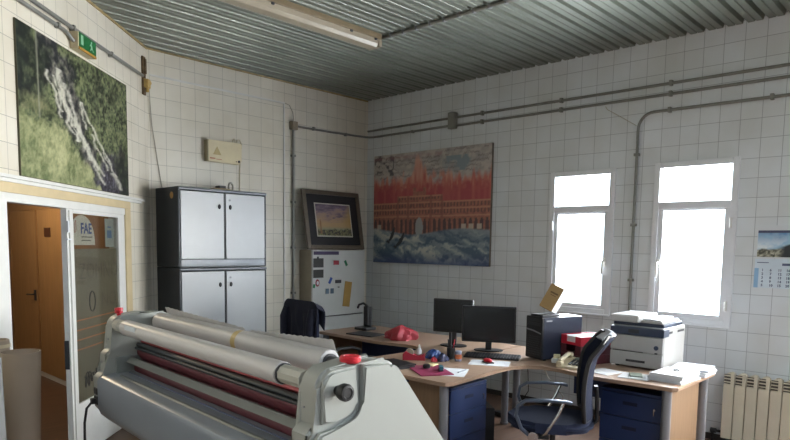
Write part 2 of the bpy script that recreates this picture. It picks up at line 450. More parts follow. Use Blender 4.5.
mb = MB(); tt = np.linspace(0, 1, 90)
mb.tube([(-1.33 + 0.30 * q + 0.022 * math.sin(q * 44), 0.0075, 0.525 + 0.035 * math.sin(q * 47 + 1) * (1 + .6 * math.sin(q * 9)) + 0.05 * q) for q in tt], 0.0045, 5); mb.build('film_script', m_ink2, leaf)
MB().box(-1.06, -0.99, 0.007, 0.0092, 0.655, 0.70).build('film_mark', m_ink2, leaf)
fs = thing('window_sign', 'white dome-shaped sign with blue FAE letters at the top of the door glass', 'sign', (LBX - 0.6971 * 0.0135, YB + 0.7169 * 0.0135, 0), AL)
poly = [(-1.285 + 0.195 * math.cos(a), 1.515 + 0.215 * math.sin(a) ** 0.85) for a in np.linspace(0, PI, 21)]
MB().prism(poly, XZ, -0.001, 0.004).build('sign_board', mat('sign_white', '#d9d6cc', 0.5), fs)
MB().text('FAE', 0.105, WL(-1.31, 1.60, -0.0012), 0.0005, 0.003).build('sign_lettering', mat('sign_blue', '#27458f', 0.5), fs)
MB().box(-1.30, -1.13, -0.0018, -0.001, 1.570, 1.577).box(-1.30, -1.16, -0.0018, -0.001, 1.545, 1.552).build('sign_small_print', m_ink, fs)
MB().tube([(-1.40, -0.001, 1.60), (-1.395, -0.001, 1.67), (-1.38, -0.001, 1.69), (-1.375, -0.001, 1.62), (-1.40, -0.001, 1.60)], 0.003, 5).build('sign_emblem', mat('pink_emblem', '#c98f84', 0.6), fs)
st = thing('window_sticker', 'narrow pale sticker with blue print beside the FAE sign', 'sticker', (LBX - 0.6971 * 0.0135, YB + 0.7169 * 0.0135, 0), AL)
MB().box(-0.91, -0.76, -0.001, 0.0035, 1.50, 1.72).build('sticker_sheet', mat('pale_blue_sheet', '#b9bfbd', 0.5), st)
MB().box(-0.88, -0.80, -0.002, -0.001, 1.57, 1.63).box(-0.87, -0.81, -0.002, -0.001, 1.65, 1.66).build('sticker_print', mat('sticker_blue', '#6d8bb5', 0.5), st)

# ---- windows
m_out = glass('window_glass', (0.98, 0.99, 1.0), 0.05)
for n, (y0, y1, z0, z1) in enumerate(WINS, 1):
    fx0, fx1 = XR - 0.022, XR + 0.05
    mb = MB(); f = 0.038
    mb.box(fx0, fx1, y0 - 0.012, y0 + f, z0 - 0.012, z1 + 0.012, 0.005).box(fx0, fx1, y1 - f, y1 + 0.012, z0 - 0.012, z1 + 0.012, 0.005)
    mb.box(fx0 + .001, fx1, y0 + f, y1 - f, z1 - f, z1 + 0.011, 0.004).box(fx0 + .001, fx1, y0 + f, y1 - f, z0 - 0.011, z0 + f, 0.004).box(fx0 - 0.014, fx0 - .0005, y0 - 0.012, y1 + 0.012, z0 - 0.02, z0 - 0.004, 0.003)
    zt = z0 + (z1 - z0) * 0.735
    mb.box(fx0 + .001, fx1, y0 + f, y1 - f, zt - 0.030, zt + 0.030, 0.004)
    wobj = struct(mb.build('window_%d' % n, M_alu))
    mb = MB(); a, b, c, d, g = y0 + f, y1 - f, z0 + f, zt - 0.030, 0.040
    sx0, sx1 = XR - 0.012, XR + 0.03
    mb.box(sx0, sx1, a, a + g, c, d, 0.003).box(sx0, sx1, b - g, b, c, d, 0.003).box(sx0 + .001, sx1, a + g, b - g, c, c + g, 0.003).box(sx0 + .001, sx1, a + g, b - g, d - g * 0.4, d, 0.003)
    mb.build('sash', M_alu, wobj)
    MB().box(XR + 0.012, XR + 0.016, a + g - 0.01, b - g + 0.01, c + g - 0.01, d).build('glass_pane', m_out, wobj)
    MB().box(XR + 0.012, XR + 0.016, a - 0.005, b + 0.005, zt + 0.02, z1 - f + 0.005).build('glass_pane', m_out, wobj)
    hy = (a + g / 2) if n % 2 else (b - g / 2)      # handle side
    hz = (c + d) / 2 - 0.02
    MB().box(sx0 - 0.012, sx0, hy - 0.014, hy + 0.014, hz - 0.03, hz + 0.05, 0.004).tube([(sx0 - 0.01, hy, hz + 0.02), (sx0 - 0.045, hy, hz + 0.02), (sx0 - 0.05, hy, hz + 0.01), (sx0 - 0.05, hy, hz - 0.10)], 0.009).build('handle', M_white, wobj)
    ky = (b + 0.012) if n % 2 else (a - 0.012)
    for kz in (c + 0.12, d - 0.12): MB().cyl((fx0 - 0.008, ky, kz - 0.04), (fx0 - 0.008, ky, kz + 0.04), 0.011).build('hinge', M_white, wobj)


# ------------------------------------------------------------------ things on the left wall
WP = dict(loc=LOC_L, rotz=AL)
t = thing('mural', 'large waterfall photograph mounted on the tiled wall above the doorway', 'picture', **WP)
MB().box(-2.07, -0.50, -0.012, -0.001, 1.925, 2.826).build('backing_board', mat('mural_board', '#5d5a48', 0.6), t)


def f_water(u, v):
    ar = 1.57 / 0.9; x = u * ar; y = v
    n1 = fbm(x * 7, y * 7, 5, 3); n2 = fbm(x * 24, y * 24, 4, 11); n3 = fbm(x * 60, y * 60, 3, 21)
    rock = mixc(L3('#23262a'), L3('#77736c'), (n2 - .38) * 2.6 + (n3 - .5) * .8)
    tree = mixc(L3('#20291c'), L3('#77805a'), (n2 * .55 + n3 * .55 - .40) * 3.2)
    dark = mixc(L3('#151b17'), L3('#3c4634'), (n2 - .40) * 2.5)
    grass = mixc(L3('#5c6840'), L3('#b2b184'), (n1 * .5 + n2 * .4 + n3 * .35 - .42) * 2.4)
    axis = .30 + .50 * (.80 - v)                       # the fall runs down to the right
    c = mixc(tree, rock, (0.17 - np.abs(u - axis)) * 12 + (n1 - .5) * 5)
    c = mixc(c, dark, (.22 - u) * 7 * (v > .45) + (n1 - .5) * 2.5 * (v > .45))
    c = mixc(c, mixc(L3('#23222b'), L3('#6a6470'), (n3 - .4) * 2.5), ((u - axis) * 3 + (.30 - v) * 7 - .3 + (n1 - .5) * 4))
    c = mixc(c, dark, (u - .80) * 8 * ((.5 - v) * 5).clip(0, 1) + (n1 - .55) * 3)
    edge = .50 - .10 * u - 1.5 * (u - .22).clip(0, 1) ** 1.6
    c = mixc(c, grass, (edge - v) * 16 + (n1 - .5) * 5)
    c = mixc(c, grass * .55, (np.exp(-(((u - .13) / .13) ** 2 + ((v - .50) / .06) ** 2)) * 1.5 + (n2 - .6)) * 1.0)
    for (a, b, w, v0, v1, k) in ((.21, .30, .010, .48, .78, 1), (.27, .45, .014, .34, .82, 2), (.31, .60, .020, .22, .82, 3), (.36, .70, .014, .12, .74, 4), (.24, .33, .009, .52, .76, 5), (.52, .82, .011, .24, .66, 6), (.42, .44, .009, .34, .54, 7), (.60, .72, .011, .05, .26, 8), (.80, .92, .020, .03, .17, 9), (.48, .56, .008, .46, .66, 10), (.70, .84, .010, .14, .32, 11), (.33, .40, .009, .44, .70, 12), (.46, .66, .012, .16, .48, 13), (.58, .76, .009, .18, .44, 15)):
        tt = (v1 - v) / (v1 - v0); tc = np.clip(tt, 0, 1)
        px = a + (b - a) * tc ** 1.45 + (fbm(v * 11, v * 0 + k, 3, k) - .5) * .10
        m = np.exp(-((u - px) / (w * (.55 + 1.2 * n2))) ** 2) * ((tt > 0) & (tt < 1)) * (.30 + 1.1 * n3)
        c = mixc(c, L3('#cbc8b8'), m * .80)
    c = mixc(c, L3('#8f8f7c'), np.exp(-((u - .150 + .015 * v) / .005) ** 2) * (v > .42) * .8)
    return c


picture('printed_photo', 1, 1, 150, 110, f_water, lambda u, v: (-2.068 + 1.566 * u, -0.0135, 1.927 + 0.897 * v), painted('mural_print', 0.45), t)

t = thing('exit_sign', 'green emergency exit sign box under the conduit on the left wall', 'sign', loc=(LBX - 0.065 * math.cos(AL), YB - 0.065 * math.sin(AL), 0), rotz=AL)
MB().box(-1.3450, -1.0803, -0.062, -0.001, 2.850, 2.966, 0.006).build('housing', M_cream, t)
m_green = mat('exit_green', '#1f6a3a', 0.35)
MB().box(-1.3371, -1.0882, -0.066, -0.062, 2.868, 2.962, 0.001).build('sign_face', m_green, t)
mb = MB(); m_exw = mat('exit_symbol', '#86b894', 0.5)
mb.box(-1.3174, -1.2818, -0.0675, -0.066, 2.885, 2.950).build('door_symbol', m_exw, t)
MB().cyl((-1.1594, -0.066, 2.940), (-1.1594, -0.0675, 2.940), 0.009, seg=12).build('head_symbol', m_exw, t); mb = MB()
mb.prism([(-1.1736, 2.93), (-1.1530, 2.925), (-1.1475, 2.905), (-1.1278, 2.884), (-1.1396, 2.882), (-1.1578, 2.897), (-1.1752, 2.882), (-1.1870, 2.884), (-1.1688, 2.905), (-1.1736, 2.915), (-1.1909, 2.91)], XZ, -0.0675, -0.066)
mb.build('running_figure', m_exw, t)
MB().box(-1.3411, -1.0843, -0.0665, -0.055, 2.850, 2.868, 0.002).build('amber_lit_edge', mat('amber_lit_edge', '#b98a3c', 0.4), t)  # orange light on the sign's lower edge, put into the colour

t = thing('conduit', 'grey conduit sloping across the left wall over the exit sign', 'pipe', **WP)
MB().tube([(-7.9, -0.022, 2.985), (-1.40, -0.022, 2.985), (-0.16, -0.022, 2.992)], 0.014).build('pipe', M_galv, t)
for s in np.arange(-3.2, -0.2, 0.6): MB().box(s - .012, s + .012, -0.04, -0.001, 2.965, 3.005, 0.003).build('clamp', M_galv, t)
t = thing('conduit', 'second conduit ending at the exit sign on the left wall', 'pipe', **WP)
MB().tube([(-7.9, -0.02, 2.937), (-1.54, -0.02, 2.937), (-1.49, -0.02, 2.935), (-1.455, -0.022, 2.925), (-1.43, -0.028, 2.905), (-1.409, -0.03, 2.90)], 0.012).build('pipe', M_galv, t)
for s in np.arange(-3.4, -1.5, 0.6): MB().box(s - .012, s + .012, -0.036, -0.001, 2.92, 2.955, 0.003).build('clamp', M_galv, t)
t = thing('wall_bracket', 'rusty metal bracket with yellowed box in the corner at the conduit end', 'bracket', **WP)
MB().box(-0.135, -0.075, -0.02, -0.001, 2.84, 3.17, 0.004).box(-0.12, -0.09, -0.035, -0.02, 3.02, 3.15, 0.004).build('bracket_plate', mat('rusty_steel', '#6d5a42', 0.7, 0.3, 0.3, 30), t)
MB().box(-0.135, -0.07, -0.06, -0.02, 2.90, 2.975, 0.006).cyl((-0.07, -0.04, 2.955), (-0.045, -0.04, 2.955), 0.018).cyl((-0.10, -0.04, 2.90), (-0.10, -0.04, 2.865), 0.014).build('junction_box', mat('yellowed_plastic', '#b89a58', 0.5, 0, 0.15, 25), t)
tag(MB().tube([(2.725, YB - 0.012, 2.90), (2.745, YB - 0.010, 2.6), (2.79, YB - 0.008, 2.3), (2.83, YB - 0.008, 2.042)], 0.0035, 6).build('cable', mat('grey_cable', '#a9a393', 0.6)), 'thin loose grey cable hanging from corner bracket down behind the wardrobe', 'cable')

# ------------------------------------------------------------------ things on the back wall
m_door = mat('pale_grey_door', '#b4b7b9', 0.32, 0, 0.02); m_carc = mat('charcoal_carcass', '#25292f', 0.38, 0, 0.08); m_edge = mat('grey_edge', '#54585e', 0.3, 0.2)


def cupboard(name, label, z0, z1, drop):
    """two-door cupboard module; drop = depth of the open ledge strip at the bottom"""
    x0, x1, y0, y1 = 2.762, 3.690, 5.236, 5.655
    t = thing(name, label, 'cupboard', ((x0 + x1) / 2, (y0 + y1) / 2, z0), 0); X0, X1, Y0, Y1 = x0 - t.location.x, x1 - t.location.x, y0 - t.location.y, y1 - t.location.y
    H = z1 - z0
    mb = MB(); mb.box(X0, X0 + 0.022, Y0, Y1, 0, H, 0.008).box(X1 - 0.022, X1, Y0, Y1, 0, H, 0.008).box(X0 + 0.0215, X1 - 0.0215, Y0 + 0.002, Y1, 0.001, 0.025).box(X0 + 0.0215, X1 - 0.0215, Y1 - 0.02, Y1 - .001, 0.025, H - .03).box(X0 + 0.0215, X1 - 0.0215, Y0 + 0.012, Y1 - 0.02, 0.025, drop + 0.002)
    mb.box(-0.012, 0.012, Y0 + 0.01, Y1 - 0.03, drop, H - 0.03)
    mb.build('carcass', m_carc, t)
    MB().box(X0 + 0.002, X1 - 0.002, Y0 - 0.012, Y1, H - 0.030, H, 0.010).build('top_panel', m_edge, t)
    if drop > 0.04: MB().box(X0 + 0.022, X1 - 0.022, Y0 - 0.002, Y0 + 0.012, 0.008, drop - 0.004, 0.004).build('front_rail', m_edge, t)
    for sx, (a, b) in ((-1, (X0 + 0.024, -0.012)), (1, (0.012, X1 - 0.024))):
        d = MB().box(a, b, Y0 - 0.004, Y0 + 0.016, drop + 0.003, H - 0.036, 0.002).build('door', m_door, t)
        hx = b - 0.045 if sx < 0 else a + 0.045; hz = H - 0.16
        MB().lathe([(0.016, 0), (0.017, 0.004), (0.012, 0.012), (0.004, 0.014)], (0, 0, 0), 14, (0, -1, 0)).build('handle', M_black, d, loc=(hx, Y0 - 0.004, hz)).scale = (0.85, 1, 1.35)
        if sx > 0: MB().cyl((a + 0.04, Y0 - 0.004, hz + 0.065), (a + 0.04, Y0 - 0.009, hz + 0.065), 0.010, seg=14).build('lock', M_leg, d)
    return t


lo = cupboard('cupboard', 'lower grey two-door cupboard standing on the floor against the back wall', 0.0, 1.316, 0.06)
hi = cupboard('cupboard', 'upper grey two-door cupboard stacked on another, with a dark ledge under its doors', 1.320, 2.035, 0.075)
MB().cyl((-0.4645, -0.10, 0.64), (-0.466, -0.10, 0.64), 0.03, seg=18).build('sticker', mat('gold_sticker', '#b98d4a', 0.4), hi)
tag(MB().box(3.22, 3.40, 5.40, 5.56, 2.036, 2.062, 0.006).build('wooden_block', mat('pale_wood', '#b9a27c', 0.6)), 'low pale wooden block lying on top of the stacked cupboards', 'block')
tag(MB().box(3.30, 3.37, 5.44, 5.52, 2.063, 2.090, 0.004).build('small_box', M_black), 'small black box on the wooden block above the cupboards', 'box')
mb = MB(); rr = 0.040
mb.tube([(3.44 + rr * math.cos(a) * .9, 5.47 + rr * math.cos(a) * .5, 2.036 + 0.010 + rr + rr * math.sin(a)) for a in np.linspace(0, 2 * PI, 25)], 0.009, 8)
tag(mb.build('tape_ring', mat('clear_tape', '#8e8a7c', 0.4)), 'upright grey tape ring beside the wooden block on the cupboards', 'tape')

t = thing('alarm_box', 'cream alarm box with a moulded triangle on the back wall above the cupboards', 'alarm', (3.463, YB, 2.335))
mb = MB(); mb.prism([(-0.19, 0.0), (0.165, -0.006), (0.19, 0.03), (0.192, 0.19), (0.18, 0.205), (-0.18, 0.205), (-0.19, 0.19)], XZ, -0.068, -0.002, 0.006); mb.build('housing', M_cream, t)
MB().box(-0.194, -0.178, -0.066, -0.001, -0.002, 0.203, 0.004).build('shaded_side', mat('shaded_cream', '#8f8668', 0.5), t)  # darker cream paints the shaded side of the box
MB().prism([(-0.135, 0.065), (-0.045, 0.065), (-0.09, 0.145)], XZ, -0.071, -0.068).build('triangle_emblem', mat('tan_emblem', '#b7a271', 0.5), t)
MB().box(-0.17, -0.11, -0.0695, -0.068, 0.022, 0.034).box(-0.10, -0.04, -0.0695, -0.068, 0.02, 0.026).build('red_lettering', mat('faded_red', '#b77560', 0.6), t)
MB().cyl((0.155, -0.068, 0.022), (0.155, -0.074, 0.022), 0.012, seg=12).cyl((0.125, -0.068, 0.020), (0.125, -0.072, 0.020), 0.005, seg=10).build('key_switch', M_black, t)
mb = MB()
mb.tube([(0.11, -0.03, 0.204), (0.11, -0.03, 0.235), (0.125, -0.03, 0.25), (0.135, -0.03, 0.225), (0.135, -0.03, 0.204)], 0.005, 6)
mb.tube([(0.15, -0.03, 0.204), (0.16, -0.03, 0.24), (0.19, -0.03, 0.245), (0.215, -0.025, 0.20), (0.215, -0.012, 0.10), (0.20, -0.008, -0.06), (0.20, -0.008, -0.293)], 0.005, 6)
mb.build('cable', mat('cream_cable', '#c7bda0', 0.6), t)

t = thing('cable_trunking', 'thin white cable trunking along the upper back wall and down beside the white cabinet', 'trunking', (0, 0, 0))
MB().box(2.73, 4.232, YB - 0.012, YB - 0.0005, 3.035, 3.052, 0.002).build('trunking_strip', M_white, t)
MB().box(4.213, 4.232, YB - 0.014, YB - 0.0005, 0.06, 3.035, 0.003).build('trunking_drop', M_white, t)
t = thing('conduit', 'grey conduit dropping down the back wall from its junction box', 'pipe', (0, 0, 0))
jb = MB().box(4.295, 4.375, YB - 0.055, YB - 0.001, 2.775, 2.865, 0.006).build('junction_box', mat('tan_box', '#8f8470', 0.5), t)
MB().cyl((4.335, YB - 0.055, 2.82), (4.335, YB - 0.060, 2.82), 0.03, seg=16).build('box_cover', mat('tan_box', '#8f8470', 0.5), jb)
MB().tube([(4.335, YB - 0.022, 2.775), (4.335, YB - 0.022, 0.05)], 0.0135).build('pipe', M_galv, t)
for z in (2.5, 2.0, 1.5, 1.0, 0.5): MB().box(4.31, 4.36, YB - 0.04, YB - 0.001, z - .012, z + .012, 0.003).build('clamp', M_galv, t)
t = thing('conduit', 'horizontal conduit from the tan junction box to the room corner', 'pipe', (0, 0, 0))
MB().tube([(4.376, YB - 0.022, 2.822), (4.9, YB - 0.022, 2.826), (5.36, YB - 0.022, 2.838), (5.42, YB - 0.03, 2.838), (5.452, YB - 0.07, 2.836), (5.460, YB - 0.12, 2.834), (5.46, 4.375, 2.832)], 0.0125).build('pipe', M_galv, t)
for x in (4.62, 5.1): MB().box(x - .012, x + .012, YB - 0.04, YB - 0.001, 2.81, 2.845, 0.003).build('clamp', M_galv, t)
MB().box(XR - 0.04, XR - 0.001, 4.9, 4.924, 2.815, 2.848, 0.003).build('clamp', M_galv, t)
tag(MB().tube([(4.34, YB - 0.025, 2.87), (4.33, YB - 0.02, 2.96), (4.29, YB - 0.015, 3.03), (4.236, YB - 0.01, 3.044)], 0.004, 6).build('cable', mat('grey_cable', '#a9a393', 0.6)), 'short curved cable from the trunking end to the tan junction box', 'cable')

# white metal cabinet with magnets, print leaning on top
FX0, FX1, FY0 = 4.43, 5.225, 5.43
t = thing('metal_cabinet', 'shallow white metal cabinet covered with magnets, against the back wall near the corner', 'cabinet', (4.83, 5.545, 0))
m_fr = mat('cabinet_white', '#c6c7c3', 0.4, 0, 0.02); m_frs = mat('cabinet_side', '#a69c88', 0.5, 0, 0.06)
a, b = FX0 - 4.83, FX1 - 4.83
MB().box(a, b, -0.088, 0.115, 0.02, 1.480, 0.006).build('body', m_frs, t)
MB().box(a + 0.001, b - 0.001, -0.115, -0.090, 0.738, 1.478, 0.006, 2).build('upper_panel', m_fr, t)
MB().box(a + 0.001, b - 0.001, -0.115, -0.090, 0.06, 0.726, 0.006, 2).build('lower_panel', m_fr, t)
MB().box(a + 0.01, b - 0.01, -0.094, -0.089, 0.722, 0.742).build('gap', M_dark, t)
MB().box(a + 0.02, b - 0.02, -0.08, 0.11, 0.0, 0.02).build('plinth', M_black, t)


def mag(px, pz, w, h, col, name, label, cat, rot=0.0, disc=False):
    mb = MB()
    if disc: mb.lathe([(w, 0), (w, 0.004), (w * .7, 0.006)], (0, 0, 0), 16, (0, -1, 0))
    else: mb.box(-w / 2, w / 2, -0.004, 0, -h / 2, h / 2, 0.001)
    tag(mb.build(name, mat('tint' + col, col, 0.5), loc=(px, FY0 - 0.0005, pz), rot=(0, rot, 0)), label, cat, )


mag(4.629, 1.445, 0.366, 0.038, '#3a2c50', 'strip_magnet', 'long purple strip magnet along the top of the white cabinet', 'magnet')
mag(4.513, 1.337, 0.145, 0.102, '#3a3a38', 'photo_print', 'upper dark photo stuck on the white cabinet', 'photo')
mag(4.513, 1.217, 0.145, 0.091, '#34322f', 'photo_print', 'lower dark photo stuck on the white cabinet', 'photo')
mag(4.505, 1.391, 0.024, 0.032, '#22242a', 'magnet', 'tiny black magnet above the dark photos on the white cabinet', 'magnet')
t = thing('ring_magnet', 'round red magnet with a white centre on the white cabinet', 'magnet', (4.500, FY0 - 0.0005, 1.115))
MB().lathe([(0.034, 0), (0.034, 0.004), (0.03, 0.005)], (0, 0, 0), 18, (0, -1, 0)).build('magnet_rim', mat('tint_red', '#8e2734', 0.5), t).scale = (0.8, 1, 1.2)
MB().lathe([(0.019, 0.004), (0.019, 0.0065), (0.016, 0.007)], (0, 0, 0), 16, (0, -1, 0)).build('magnet_centre', M_paper, t).scale = (0.8, 1, 1.2)
mag(4.452, 1.082, 0.028, 0.043, '#1f7a4a', 'magnet', 'small green magnet at the white cabinet edge below the photos', 'magnet', 0.2)
mag(4.774, 1.337, 0.081, 0.048, '#a8323c', 'magnet', 'flat red magnet in the upper middle of the white cabinet', 'magnet')
mag(4.922, 1.330, 0.032, 0.067, '#1e6b45', 'magnet', 'slanted dark green magnet right of the red one on the white cabinet', 'magnet', -0.5)
mag(4.688, 1.136, 0.032, 0.075, '#2b4fa5', 'magnet', 'slanted blue magnet in the middle of the white cabinet', 'magnet', 0.5)
mag(4.806, 1.122, 0.091, 0.038, '#3d3d42', 'magnet', 'black lettered magnet left of the ochre card on the white cabinet', 'magnet')
mag(4.812, 1.058, 0.027, 0.013, '#55504c', 'magnet', 'tiny grey magnet under the black lettered one on the white cabinet', 'magnet')
mag(4.946, 0.972, 0.108, 0.290, '#a98645', 'card', 'tilted ochre card stuck on the white cabinet', 'card', 0.14)
mag(4.643, 1.018, 0.048, 0.059, '#5d7183', 'magnet', 'left of two grey blue square magnets on the white cabinet', 'magnet')
mag(4.715, 1.018, 0.048, 0.059, '#556a7c', 'magnet', 'right of two grey blue square magnets on the white cabinet', 'magnet')

lean = math.atan2(0.115, 0.665)
t = thing('framed_print', 'framed sunset city print with black mat leaning on top of the white cabinet', 'picture', (4.822, 5.478, 1.4845), rot=(-lean, 0, 0))
w2, h = 0.425, 0.672; bw = 0.048
m_fra = mat('bronze_frame', '#6b6154', 0.4, 0.2, 0.1, 40)
mb = MB()
for x0, x1, z0, z1 in ((-w2, -w2 + bw, 0, h), (w2 - bw, w2, 0, h), (-w2 + bw, w2 - bw, h - bw, h), (-w2 + bw, w2 - bw, 0, bw)): mb.box(x0, x1, -0.022, 0.012, z0, z1, 0.006)
mb.build('frame', m_fra, t)
MB().box(-w2 + bw, w2 - bw, -0.006, 0.008, bw, h - bw).build('mat_board', mat('black_mat', '#17181d', 0.6), t)
MB().box(-0.268, 0.268, -0.009, -0.006, 0.145, h - 0.145).build('paper_border', mat('print_border', '#c3c0b4', 0.7), t)


def f_city(u, v):
    n = fbm(u * 6, v * 16, 4, 5); n2 = fbm(u * 40, v * 40, 3, 9)
    c = mixc(L3('#b79a72'), L3('#857488'), (v - .38) * 2.0 + (n - .5) * 1.3)
    c = mixc(c, L3('#5c5062'), (v - .66) * 2.4 + (n - .5) * 3)
    c = mixc(c, L3('#b0925a'), ((u - .80) * 4 + .45 - np.abs(v - .48) * 1.6))
    sky = .20 + .08 * vnoise(u * 16, u * 0, 3)
    c = mixc(c, L3('#8f9680'), (.30 - v) * 9)
    c = mixc(c, mixc(L3('#87865e'), L3('#33302f'), (n2 - .34) * 4), (sky - v) * 20)
    sp = np.exp(-((u - .10) / .022) ** 2) * (v < .52 - 3 * np.abs(u - .10)) * (v > .04)
    return mixc(c, L3('#8a6342'), sp)


picture('print_image', 1, 1, 60, 50, f_city, lambda u, v: (-0.255 + 0.51 * u, -0.0096, 0.158 + (h - 0.316) * v), painted('city_print', 0.4), t)

# ------------------------------------------------------------------ things on the right wall
t = thing('canvas_picture', 'big canvas of a red palace over a stormy sea with dolphins near the corner', 'picture', (XR, 4.660, 1.335))
MB().box(-0.034, -0.001, -0.854, 0.854, 0.0, 1.266, 0.004).build('canvas_frame', mat('canvas_side', '#6d655c', 0.7), t)


def f_pal(u, v):
    n = fbm(u * 9, v * 7, 5, 31); n2 = fbm(u * 30, v * 26, 4, 41); n3 = fbm(u * 70, v * 60, 2, 51)
    c = mixc(L3('#bdb3ac'), L3('#8f8a88'), (n2 - .3) * 1.8)
    for k in range(6):                                 # handwriting on the grey sheet
        ln = .965 - .036 * k + .02 * u
        hw = ln + .007 * np.sin(u * 240 + 9 * np.sin(u * 37 + k)) + .004 * np.sin(u * 97 + 3 * k)
        c = mixc(c, L3('#57494f'), np.exp(-((v - hw) / .0055) ** 2) * (vnoise(u * 26, u * 0 + k, k) > .40) * .7)
    c = mixc(c, L3('#7c8c94'), ((n - .48) * 7) * (v > .80) * (v < .93) * (u > .62))
    c = mixc(c, L3('#4a474e'), ((n2 - .50) * 9) * (np.abs(u - .10) < .09) * (v > .80))
    c = mixc(c, L3('#a2545a'), ((.5 - np.abs(v - .965) * 22) + (n2 - .5)) * (u < .62) * .5)
    st = vnoise(u * 46, v * 5 + 3 * n, 77); st2 = vnoise(u * 90, v * 9, 79)
    fl = .70 + .13 * st + .05 * st2 + .17 * np.exp(-((u - .42) / .055) ** 2)
    c = mixc(c, mixc(L3('#b9564a'), L3('#cf9a84'), (v - .66) * 4.5 + (st2 - .5) * 1.2), (fl - v) * 16)
    c = mixc(c, mixc(L3('#a83f44'), L3('#b85a50'), (st - .4) * 2), (.735 - v) * 12 + (n2 - .5) * 2.5)
    top = np.where(np.abs(u - .43) < .20, .610, .555)
    top = np.where(np.abs(u - .43) < .055, .645, top); top = np.where(np.abs(np.abs(u - .43) - .045) < .012, .685, top)
    body = mixc(L3('#ab6a54'), L3('#7c4a40'), (n3 - .35) * 1.8)
    inb = ((top - v) > 0) & (v > .22)
    winx = np.abs(((u * 38) % 1) - .5) < .24; rows = ((np.abs(v - .520) < .016) | (np.abs(v - .462) < .019) | ((np.abs(v - .585) < .012) & (np.abs(u - .43) < .19)))
    body = mixc(body, L3('#533438'), (winx & rows) * .75)
    body = mixc(body, L3('#c48a6c'), ((np.abs(v - .548) < .006) | (np.abs(v - .490) < .005) | (np.abs(v - .428) < .007) | (np.abs(v - .603) < .006)) * .7)
    au = ((u * 24) % 1) - .5
    arch = (np.abs(au) < .30) & (v < .36 + .045 * np.sqrt(np.clip(1 - (au / .30) ** 2, 0, 1)))
    body = mixc(body, L3('#3b2c32'), arch * .85)
    body = mixc(body, L3('#9fa0a0'), (((u - .43) / .034) ** 2 + ((v - .325) / .09) ** 2 < 1) * 1.0)
    for a in (.235, .33, .53, .625): body = mixc(body, L3('#8d5244'), (np.abs(u - a) < .010) * .7)
    c = np.where(inb[..., None], body, c)
    for a in (.06, .80, .86, .92): c = mixc(c, L3('#c9bba6'), (np.abs(u - a) < .018) * (np.abs(v - .335) < .022) * .8)
    sea = .305 + .022 * np.sin(u * 9 + 1.0) + .05 * (vnoise(u * 7, u * 0, 8) - .5)
    w = fbm(u * 6 + 3 * n, v * 15 - 4 * n + 2 * u, 5, 61)
    sc = mixc(L3('#445c72'), L3('#9aa6aa'), (w - .38) * 3.2 + (v - .17) * 1.0)
    sc = mixc(sc, L3('#c2c2b8'), (w - .60) * 7)
    sc = mixc(sc, mixc(L3('#2c4170'), L3('#5a6c8c'), (w - .45) * 3), (.11 - v) * 10)
    c = mixc(c, sc, (sea - v) * 60)
    for (cu, cv, k, an) in ((.185, .255, 1.0, 1.05), (.265, .205, 1.1, .90)):      # two leaping dolphins
        du = (u - cu) * 1.35; dv = v - cv; p = du * math.cos(an) + dv * math.sin(an); q = -du * math.sin(an) + dv * math.cos(an) - 2.4 * p * p
        th = .017 * k * np.clip(1 - (p / (.080 * k)) ** 2, 0, 1) ** .7
        m = (np.abs(q) < th) | ((np.abs(p + .080 * k) < .011) & (np.abs(q) < .020)) | ((np.abs(p - .005) < .013) & (q > 0) & (q < .030 - np.abs(p - .005)))
        c = np.where(m[..., None], L3('#20272f'), c)
    return c * .95 + .035


picture('canvas_print', 1, 1, 190, 140, f_pal, lambda u, v: (-0.0348, 0.853 - 1.706 * u, 0.001 + 1.264 * v), painted('canvas_paint', 0.55), t)

jt = thing('junction_box', 'square grey junction box joining both conduits above the palace canvas', 'box', (XR, 4.33, 2.88))
MB().box(-0.06, -0.001, -0.045, 0.045, -0.085, 0.085, 0.006).build('box_body', mat('grey_box', '#7f7f78', 0.5), jt)
MB().box(-0.066, -0.06, -0.040, 0.040, -0.08, 0.08, 0.003).build('box_cover', mat('grey_box', '#7f7f78', 0.5), jt)
for z, lab in ((2.912, 'upper grey conduit along the right wall above the windows'), (2.826, 'middle grey conduit along the right wall just below the upper one')):
    t = thing('conduit', lab, 'pipe', (0, 0, 0))
    if z > 2.9: MB().tube([(XR - 0.022, 5.64, z), (XR - 0.022, 4.376, z)], 0.0125).build('pipe', M_galv, t)
    MB().tube([(XR - 0.022, 4.284, z), (XR - 0.022, 1.2, z - 0.003), (XR - 0.022, -3.2, z - 0.003)], 0.0125).build('pipe', M_galv, t)
    for y in (3.95, 3.05, 2.05, 1.0): MB().box(XR - 0.042, XR - 0.001, y - .012, y + .012, z - 0.022, z + 0.022, 0.003).build('clamp', M_galv, t)
t = thing('conduit', 'conduit bending down the right wall between the two windows', 'pipe', (0, 0, 0))
q = [(XR - 0.022, 2.308, 0.70), (XR - 0.022, 2.308, 2.55)] + [(XR - 0.022, a, b) for a, b in [(2.308 - 0.13 + 0.13 * math.cos(x), 2.565 + 0.13 * math.sin(x)) for x in np.linspace(0.1, PI / 2, 8)]] + [(XR - 0.022, 1.2, 2.69), (XR - 0.022, -3.2, 2.68)]
MB().tube(q, 0.0125).build('pipe', M_galv, t)
for y, z in ((2.05, 2.695), (1.3, 2.692)): MB().box(XR - 0.042, XR - 0.001, y - .012, y + .012, z - 0.022, z + 0.022, 0.003).build('clamp', M_galv, t)
for z in (2.35, 1.75, 1.27): MB().box(XR - 0.042, XR - 0.001, 2.286, 2.330, z - .012, z + .012, 0.003).build('clamp', M_galv, t)
